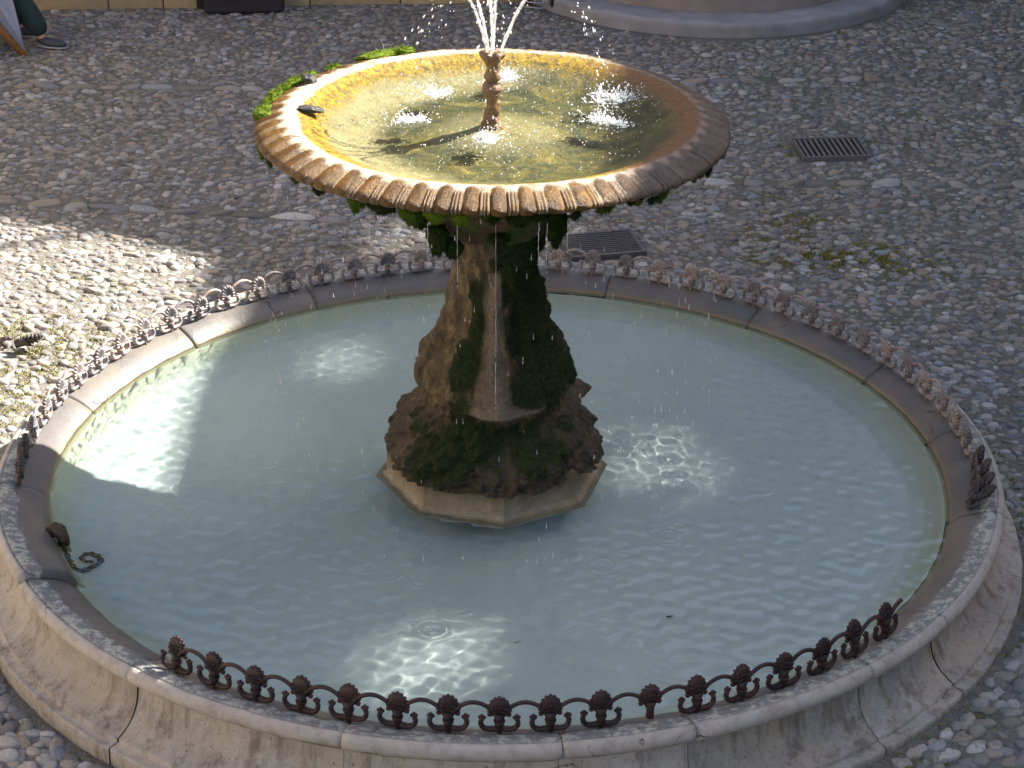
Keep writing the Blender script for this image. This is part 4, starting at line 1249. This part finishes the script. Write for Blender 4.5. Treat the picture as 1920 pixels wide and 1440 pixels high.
mon = tag(empty('monument_base', (MONC[0], MONC[1], G)), 'round stepped stone base of a monument at the top right', 'monument base')
def roundstep(r0, z0, h, nose, name, mat, seed):
    pr = [(r0 - .30, z0 + h), (r0 - .02, z0 + h), (r0, z0 + h - .012), (r0 + nose, z0 + h - .03), (r0 + nose, z0 + .01), (r0 + nose + .005, z0 - .08)]
    pr2 = []
    for p, q in zip(pr[:-1], pr[1:]):
        k_ = max(1, int(math.dist(p, q) / .03))
        for i in range(k_): pr2.append((p[0] + (q[0] - p[0]) * i / k_, p[1] + (q[1] - p[1]) * i / k_))
    pr2.append(pr[-1])
    m = MB().lathe(pr2, 220); V = m.v[0]; V += (vnoise(V, 5, 4, seed) * .014)[:, None]
    return m.build(name, mat, mon)
roundstep(1.82, 0, .13, .01, 'lower_step', M_GREY, 81)
roundstep(1.50, .13, .26, .02, 'drum', M_GREYB, 82)
MB().lathe([(.002, .70), (1.0, .70), (1.02, .68), (1.02, .64), (1.10, .60), (1.16, .42), (1.25, .39), (1.30, .38)], 96).build('plinth', M_GREYB, mon)
MB().lathe([(.002, 3.6), (.42, 3.6), (.44, 3.5), (.36, 3.4), (.34, 3.2), (.40, 1.0), (.50, .9), (.60, .80), (.62, .70)], 64).build('shaft', M_GREY, mon)

case = tag(empty('equipment_case', (-2.24, 9.00, G), R(5)), 'big soft black case standing against the back wall', 'case')
m = MB(); m.box((0, 0, .36), (.70, .30, .70)); o = m.build('shell', M_CASE, case, smooth=False)
bv = o.modifiers.new('b', 'BEVEL'); bv.width = .035; bv.segments = 4
m = MB(); m.tube([(-.22, -.158, .135), (-.1, -.162, .150), (.1, -.162, .158), (.22, -.158, .160)], [.004, .008, .008, .004], 8); m.build('zip_slot', M_BLACK, case)
m = MB(); m.tube([(.34, -.08, .10), (.365, -.10, .2), (.36, -.09, .40)], [.012, .018, .014], 8); m.build('strap', simple('white_blue_strap', (.5, .48, .62), .7), case)
m = MB(); m.box((-.39, .10, .42), (.06, .16, .80)); m.build('side_pocket', M_BLACK, case, smooth=False)

cart = tag(empty('folding_cart', (.36, 9.12, G), R(-20)), 'small black wheeled cart with a chrome wire frame left of the monument base', 'cart')
th = np.linspace(0, 2 * PI, 25)
for x_ in (-.13, .15):
    w_ = MB(); w_.tube(np.stack([x_ + 0 * th, .10 * np.cos(th), .11 + .10 * np.sin(th)], -1), .018, 8, cap=False); w_.tube([(x_ - .03, 0, .11), (x_ + .03, 0, .11)], .02, 8)
    for k_ in range(5): w_.tube([(x_, 0, .11), (x_, .09 * math.cos(k_ * 1.257), .11 + .09 * math.sin(k_ * 1.257))], .006, 6)
    w_.build('wheel', M_BLACK, cart)
m = MB()
for s_, zc in ((.0, .045), (.02, .09)):
    m.tube([(-.16, .10, zc + .12), (-.16, -.10, zc + .02), (-.12, -.17, zc), (.08, -.17, zc), (.12, -.12, zc + .02), (.12, .10, zc + .12)], .006, 7)
for x_ in (-.08, 0, .08): m.tube([(x_, -.17, .045), (x_, -.10, .15), (x_, .05, .30)], .004, 6)
m.tube([(-.12, .06, .2), (-.12, .12, .95), (.12, .12, .95), (.12, .06, .2)], .009, 8)
m.build('wire_frame', M_CHROME, cart)
m = MB(); m.box((.0, .10, .34), (.30, .16, .44)); o = m.build('bag', M_BLACK, cart, smooth=False)
bv = o.modifiers.new('b', 'BEVEL'); bv.width = .04; bv.segments = 3

# ------------------------------------------------------------------ seated person and chair
def skin(name, J, E, mat, parent, sub=2, root=0):
    me = bpy.data.meshes.new(name); me.from_pydata([j[:3] for j in J], E, [])
    o = bpy.data.objects.new(name, me); COL.objects.link(o)
    o.modifiers.new('skin', 'SKIN')
    lay = me.skin_vertices[0].data
    for i, j in enumerate(J):
        rx = j[3]; ry = j[4] if len(j) > 4 else rx
        lay[i].radius = (rx, ry)
        lay[i].use_root = (i == root)
    s_ = o.modifiers.new('sub', 'SUBSURF'); s_.levels = sub; s_.render_levels = sub
    if mat: me.materials.append(mat)
    o.modifiers['skin'].use_smooth_shade = True
    if parent: o.parent = parent
    return o
PX, PY = -4.42, 8.05
per = tag(empty('person', (PX, PY, G)), 'seated person in dark green trousers and a pale grey coat at the top left edge', 'person')
# local frame: facing +x, seat at .45
J = [(0, 0, .50, .13, .16), (0, 0, .68, .12, .15), (.0, 0, .86, .13, .17), (.0, 0, 1.02, .09, .13), (.02, 0, 1.10, .05), (.04, 0, 1.18, .075, .075), (.05, 0, 1.28, .085, .095),
     (0, -.17, 1.00, .055), (.06, -.22, .76, .042), (.26, -.16, .66, .033), (.33, -.14, .66, .026),
     (0, .17, 1.00, .055), (.06, .22, .76, .042), (.26, .12, .68, .033), (.33, .10, .68, .026)]
Eg = [(0, 1), (1, 2), (2, 3), (3, 4), (4, 5), (5, 6), (3, 7), (7, 8), (8, 9), (9, 10), (3, 11), (11, 12), (12, 13), (13, 14)]
for sgn, ay in ((-1, -.09), (1, .10)):
    b_ = len(J)
    if sgn < 0: J += [(.10, ay, .50, .085), (.36, ay - .02, .52, .062), (.56, ay - .05, .22, .046), (.63, ay - .07, .06, .036), (.74, ay - .09, .035, .03)]
    else: J += [(.10, ay, .50, .085), (.34, ay + .02, .50, .062), (.36, ay + .02, .24, .046), (.37, ay + .02, .06, .036), (.48, ay + .02, .035, .03)]
    Eg += [(0, b_), (b_, b_ + 1), (b_ + 1, b_ + 2), (b_ + 2, b_ + 3), (b_ + 3, b_ + 4)]
skin('body', J, Eg, M_SKIN, per)
# hands: five separate fingers curled on the lap
for sy in (-1, 1):
    m = MB(); b = np.array([.36, -.135 if sy < 0 else .095, .66])
    m.ball(b, .036, 12, 8, (1.15, 1.035, .45))
    for k_ in range(4):
        f0 = b + (.028, (k_ - 1.5) * .018, 0); L_ = (.062, .072, .068, .052)[k_]
        m.tube([f0, f0 + (L_ * .45, 0, .004), f0 + (L_ * .8, 0, -.012), f0 + (L_ * .95, 0, -.028)], [.0085, .0080, .0072, .0055], 8)
    t0 = b + (-.005, -sy * .03, 0); m.tube([t0, t0 + (.025, -sy * .018, .0), t0 + (.050, -sy * .014, -.006)], [.0105, .0095, .007], 8)
    m.build('hand', M_SKIN, per)
# head details
m = MB(); m.ball((.03, 0, 1.33), .098, 18, 12, (1.05, .92, 1.05)); m.build('hair', M_HAIR, per)
m = MB(); m.tube([(.135, 0, 1.27), (.160, 0, 1.235), (.140, 0, 1.225)], [.008, .013, .006], 8); m.build('nose', M_SKIN, per)
for sy in (-1, 1):
    MB().ball((.132, sy * .032, 1.275), .010, 8, 6).build('eye', M_BLACK, per); MB().ball((.04, sy * .088, 1.25), .024, 8, 6, (.6, .35, 1.1)).build('ear', M_SKIN, per)
MB().tube([(.134, -.022, 1.195), (.142, 0, 1.192), (.134, .022, 1.195)], [.003, .006, .003], 6).build('mouth', simple('lips', (.40, .15, .13), .5), per)
# trousers and coat
tj = [(0, 0, .50, .15, .18), (0, 0, .60, .135, .165)]
te = [(0, 1)]
for sgn, ay in ((-1, -.09), (1, .10)):
    b_ = len(tj)
    if sgn < 0: tj += [(.10, ay, .50, .105), (.35, ay - .02, .535, .092), (.47, ay - .035, .36, .105), (.56, ay - .05, .22, .100), (.635, ay - .07, .105, .072)]
    else: tj += [(.10, ay, .50, .105), (.33, ay + .02, .51, .088), (.35, ay + .02, .34, .085), (.36, ay + .02, .24, .08), (.37, ay + .02, .11, .07)]
    te += [(0, b_), (b_, b_ + 1), (b_ + 1, b_ + 2), (b_ + 2, b_ + 3), (b_ + 3, b_ + 4)]
skin('trousers', tj, te, M_GREEN, per)
cj = [(0, 0, .56, .165, .20), (0, 0, .70, .15, .19), (0, 0, .88, .155, .20), (0, 0, 1.03, .11, .15), (.02, 0, 1.08, .07), (0, -.19, 1.00, .075), (.06, -.24, .76, .062), (.25, -.17, .665, .05),
      (0, .19, 1.00, .075), (.06, .24, .76, .062), (.25, .13, .685, .05)]
skin('coat', cj, [(0, 1), (1, 2), (2, 3), (3, 4), (3, 5), (5, 6), (6, 7), (3, 8), (8, 9), (9, 10)], M_CLOTH, per)
# coat tail hanging in a point
n1, n2 = 26, 12; V = []
for i in range(n1):
    t = i / (n1 - 1)
    for j in range(n2):
        s_ = j / (n2 - 1)
        wdt = .30 * (1 - t) ** .9 + .012
        V.append((.27 + .22 * (1 - (1 - t)) * .98 + (s_ - .55) * wdt, -.30 + .03 * math.sin(s_ * 9) * (1 - t), .60 - .56 * t + .02 * math.sin(s_ * 6)))
V = np.array(V); Vb2 = V + np.array([0, .02, 0])
idx = np.arange(n1 * n2).reshape(n1, n2)
Fq = np.stack([idx[:-1, :-1], idx[:-1, 1:], idx[1:, 1:], idx[1:, :-1]], -1).reshape(-1, 4)
mesh_np('coat_tail', np.concatenate([V, Vb2]), np.concatenate([Fq, Fq[:, ::-1] + len(V)]), M_CLOTH, per)
def shoe(x_, y_, a):
    m = MB().ball((0, 0, 0), 1, 18, 12); V = m.v[0]; V *= np.array([.14, .048, .045]); V[:, 2] = np.maximum(V[:, 2], -.022); V[:, 2] += .012 * (V[:, 0] < 0) * np.clip(-V[:, 0] * 12, 0, 2)
    o = m.build('shoe', M_SHOE, per); o.location = (x_, y_, .052); o.rotation_euler = (0, 0, a)
    m = MB(); m.ball((0, 0, 0), 1, 18, 6, (.143, .05, .014)); s2 = m.build('sole', M_SOLE, o); s2.location = (0, 0, -.026)
shoe(.70, -.19, -.3); shoe(.44, .12, 0)

chair = tag(empty('folding_chair', (PX - .02, PY, G)), 'orange brown wooden folding chair under the seated person', 'chair')
for sy in (-1, 1):
    y_ = -.37 if sy < 0 else .24
    m = MB(); m.tube([(.54, y_ - .03, 0), (.16, y_, .45), (-.22, y_, .92)], [.028, .028, .024], 6); m.build('leg', M_WOOD, chair)
    m = MB(); m.tube([(-.22, y_ + .03, 0), (.16, y_ + .03, .42)], .018, 6); m.build('leg', M_WOOD, chair)
for i in range(5): MB().box((-.14 + i * .085, -.05, .435), (.07, .56, .02)).build('seat_slat', M_WOOD, chair, smooth=False)
for i in range(2): MB().box((-.20 - .03 * i, -.05, .78 + i * .09), (.02, .58, .06)).build('back_slat', M_WOOD, chair, smooth=False)
bagp = tag(empty('paper_bag', (PX + .17, PY - .10, G), .4), 'crumpled beige paper bag beneath the folding chair', 'paper bag')
m = MB(); m.box((0, 0, .13), (.20, .12, .26)); V = m.v[0]; V[:, 0] += (V[:, 2] > .1) * .05; m.build('bag_body', M_KRAFT, bagp, smooth=False)
bx = tag(empty('leather_bag', (PX + .08, PY - .45, G), .2), 'low brown leather bag on the cobbles before the chair', 'bag')
m = MB(); m.box((0, 0, .07), (.34, .20, .14)); o = m.build('bag_body', M_LEATH, bx, smooth=False); bv = o.modifiers.new('b', 'BEVEL'); bv.width = .03; bv.segments = 3
m = MB(); m.tube([(-.1, 0, .13), (-.06, 0, .20), (.06, 0, .20), (.1, 0, .13)], .008, 6); m.build('handle', M_LEATH, bx)

# ------------------------------------------------------------------ the houses round the square (outside the picture, they shade and tint it)
TA = math.tan(R(SUN_AZ)); TE = math.tan(R(SUN_EL)) / math.cos(R(SUN_AZ))
FX = 10.0
def facade(name, x0, th_, outline, holes, mat, parent):
    """upright wall in the plane x = x0; outline = top height as function segments; holes = rectangles"""
    ys = sorted(set([p[0] for p in outline] + [h_[0] for h_ in holes] + [h_[1] for h_ in holes]))
    topf = lambda y_: np.interp(y_, [p[0] for p in outline], [p[1] for p in outline])
    m = MB()
    for a, b in zip(ys[:-1], ys[1:]):
        if b - a < 1e-6: continue
        c = (a + b) / 2
        cuts = sorted([(h_[2], h_[3]) for h_ in holes if h_[0] < c < h_[1]])
        lo = 0.0
        segs = []
        for z0, z1 in cuts: segs.append((lo, z0, False)); lo = z1
        segs.append((lo, None, True))
        for z0, z1, top in segs:
            ta = topf(a + 1e-6) if top else z1; tb = topf(b - 1e-6) if top else z1
            V = [(x0, a, z0), (x0, b, z0), (x0, b, tb), (x0, a, ta), (x0 + th_, a, z0), (x0 + th_, b, z0), (x0 + th_, b, tb), (x0 + th_, a, ta)]
            m.add(V, [[0, 3, 2, 1], [4, 5, 6, 7], [0, 1, 5, 4], [3, 7, 6, 2], [0, 4, 7, 3], [1, 2, 6, 5]])
    return m.build(name, mat, parent, smooth=False)
def sunpt(x_, y_, z_): return (y_ + (FX - x_) * TA, z_ + (FX - x_) * TE)
house = tag(empty('right_house'), 'tall unseen plastered house on the right side of the square, with added slats shaping the sunlight', 'house')
OPEN = []  # openings added to throw patches of sun on the pool and paving
SKEW = (.3, .55, .1, 0, 0); PEAK = (.30, .26, .44, .40, .40)
for (x_, y_, z_, hw, hh) in ((-.76, 1.50, WZ, .50, .34), (.93, .36, WZ, .80, .44), (-.18, -1.46, WZ, .54, .46), (-.66, 3.72, G, .55, .34), (.30, 3.80, G, .4, .25)):
    cy, cz = sunpt(x_, y_, z_); OPEN.append((cy - hw, cy + hw, cz - hh, cz + hh))
outline = [(-14, 10.66), (8.95, 10.66), (9.75, 11.36), (10.3, 12.0), (11.6, 13.4), (12.0, 15.5), (24, 15.5)]
facade('wall', FX, .04, outline, OPEN, M_TAN2, house)
for q_, h_ in enumerate(OPEN):
    m = MB(); z_ = h_[2]; pitch = .055
    cy, cz, hy, hz = (h_[0] + h_[1]) / 2, (h_[2] + h_[3]) / 2, (h_[1] - h_[0]) / 2, (h_[3] - h_[2]) / 2
    ys = np.linspace(h_[0] - .01, h_[1] + .01, 40)
    while z_ < h_[3] + pitch:
        u_ = (ys - cy) / hy; v_ = (z_ - cz) / hz - SKEW[q_] * u_
        gap = PEAK[q_] * np.clip(1.15 * np.exp(-2.6 * (u_ ** 2 + v_ ** 2)) - .12 + .16 * np.sin(9 * u_ + 5 * v_ + q_) * np.exp(-1.5 * (u_ ** 2 + v_ ** 2)), 0, 1)
        hh_ = pitch / 2 * (1 - gap) + .0004
        n_ = len(ys); A = np.stack([np.full(n_, FX + .02), ys, z_ - hh_], -1); B = np.stack([np.full(n_, FX + .02), ys, z_ + hh_], -1)
        A2, B2 = A + (.002, 0, 0), B + (.002, 0, 0)
        ix = np.arange(n_ - 1)
        m.add(np.concatenate([A, B, A2, B2]), np.stack([ix, ix + 1, ix + 1 + n_, ix + n_], -1), np.stack([ix + 2 * n_, ix + 3 * n_, ix + 1 + 3 * n_, ix + 1 + 2 * n_], -1))
        z_ += pitch
    m.build('sun_slat', M_WOOD, house, smooth=False)  # added slats, gaps shaped to thin and soften each sun patch
MB().tube([(FX + .02, 9.80, 11.3), (FX + .05, 9.80, 12.9)], .055, 8).build('shadow_rod', M_GREY, house)  # rod added to cast a narrow tongue of shadow on the paving
for i in range(9):
    for zc in (2.2, 5.6):
        y_ = -10 + i * 3.4
        MB().box((FX - .004, y_, zc), (.03, .95, 1.5)).build('window', M_GLASS, house, smooth=False)
lh = tag(empty('left_house'), 'ochre plastered house facing the sun on the left side of the square', 'house')
MB().box((-10.2, -2, 3.9), (.6, 26, 7.8)).build('wall', simple('ochre_plaster', (.42, .33, .22), .9, .15, 5, .3, bd=.02), lh, smooth=False)
MB().box((-10.0, -2, 7.9), (1.3, 26.6, .14)).build('roof_edge', M_ROOF, lh, smooth=False)
for i in range(7):
    MB().box((-9.885, -12.5 + i * 3.5, 4.6), (.04, 1.0, 1.7)).build('window', M_GLASS, lh, smooth=False)
bh = tag(empty('back_house'), 'plastered house rising behind the stone wall at the back of the square', 'house')
MB().box((0, 13.2, 5.2), (26, .6, 10.4)).build('wall', M_TAN2, bh, smooth=False)
for i in range(14):
    MB().box((-10.5 + (i % 7) * 3.5, 12.88, 5.4 + 3.0 * (i // 7)), (1.0, .05, 1.7)).build('window', M_GLASS, bh, smooth=False)
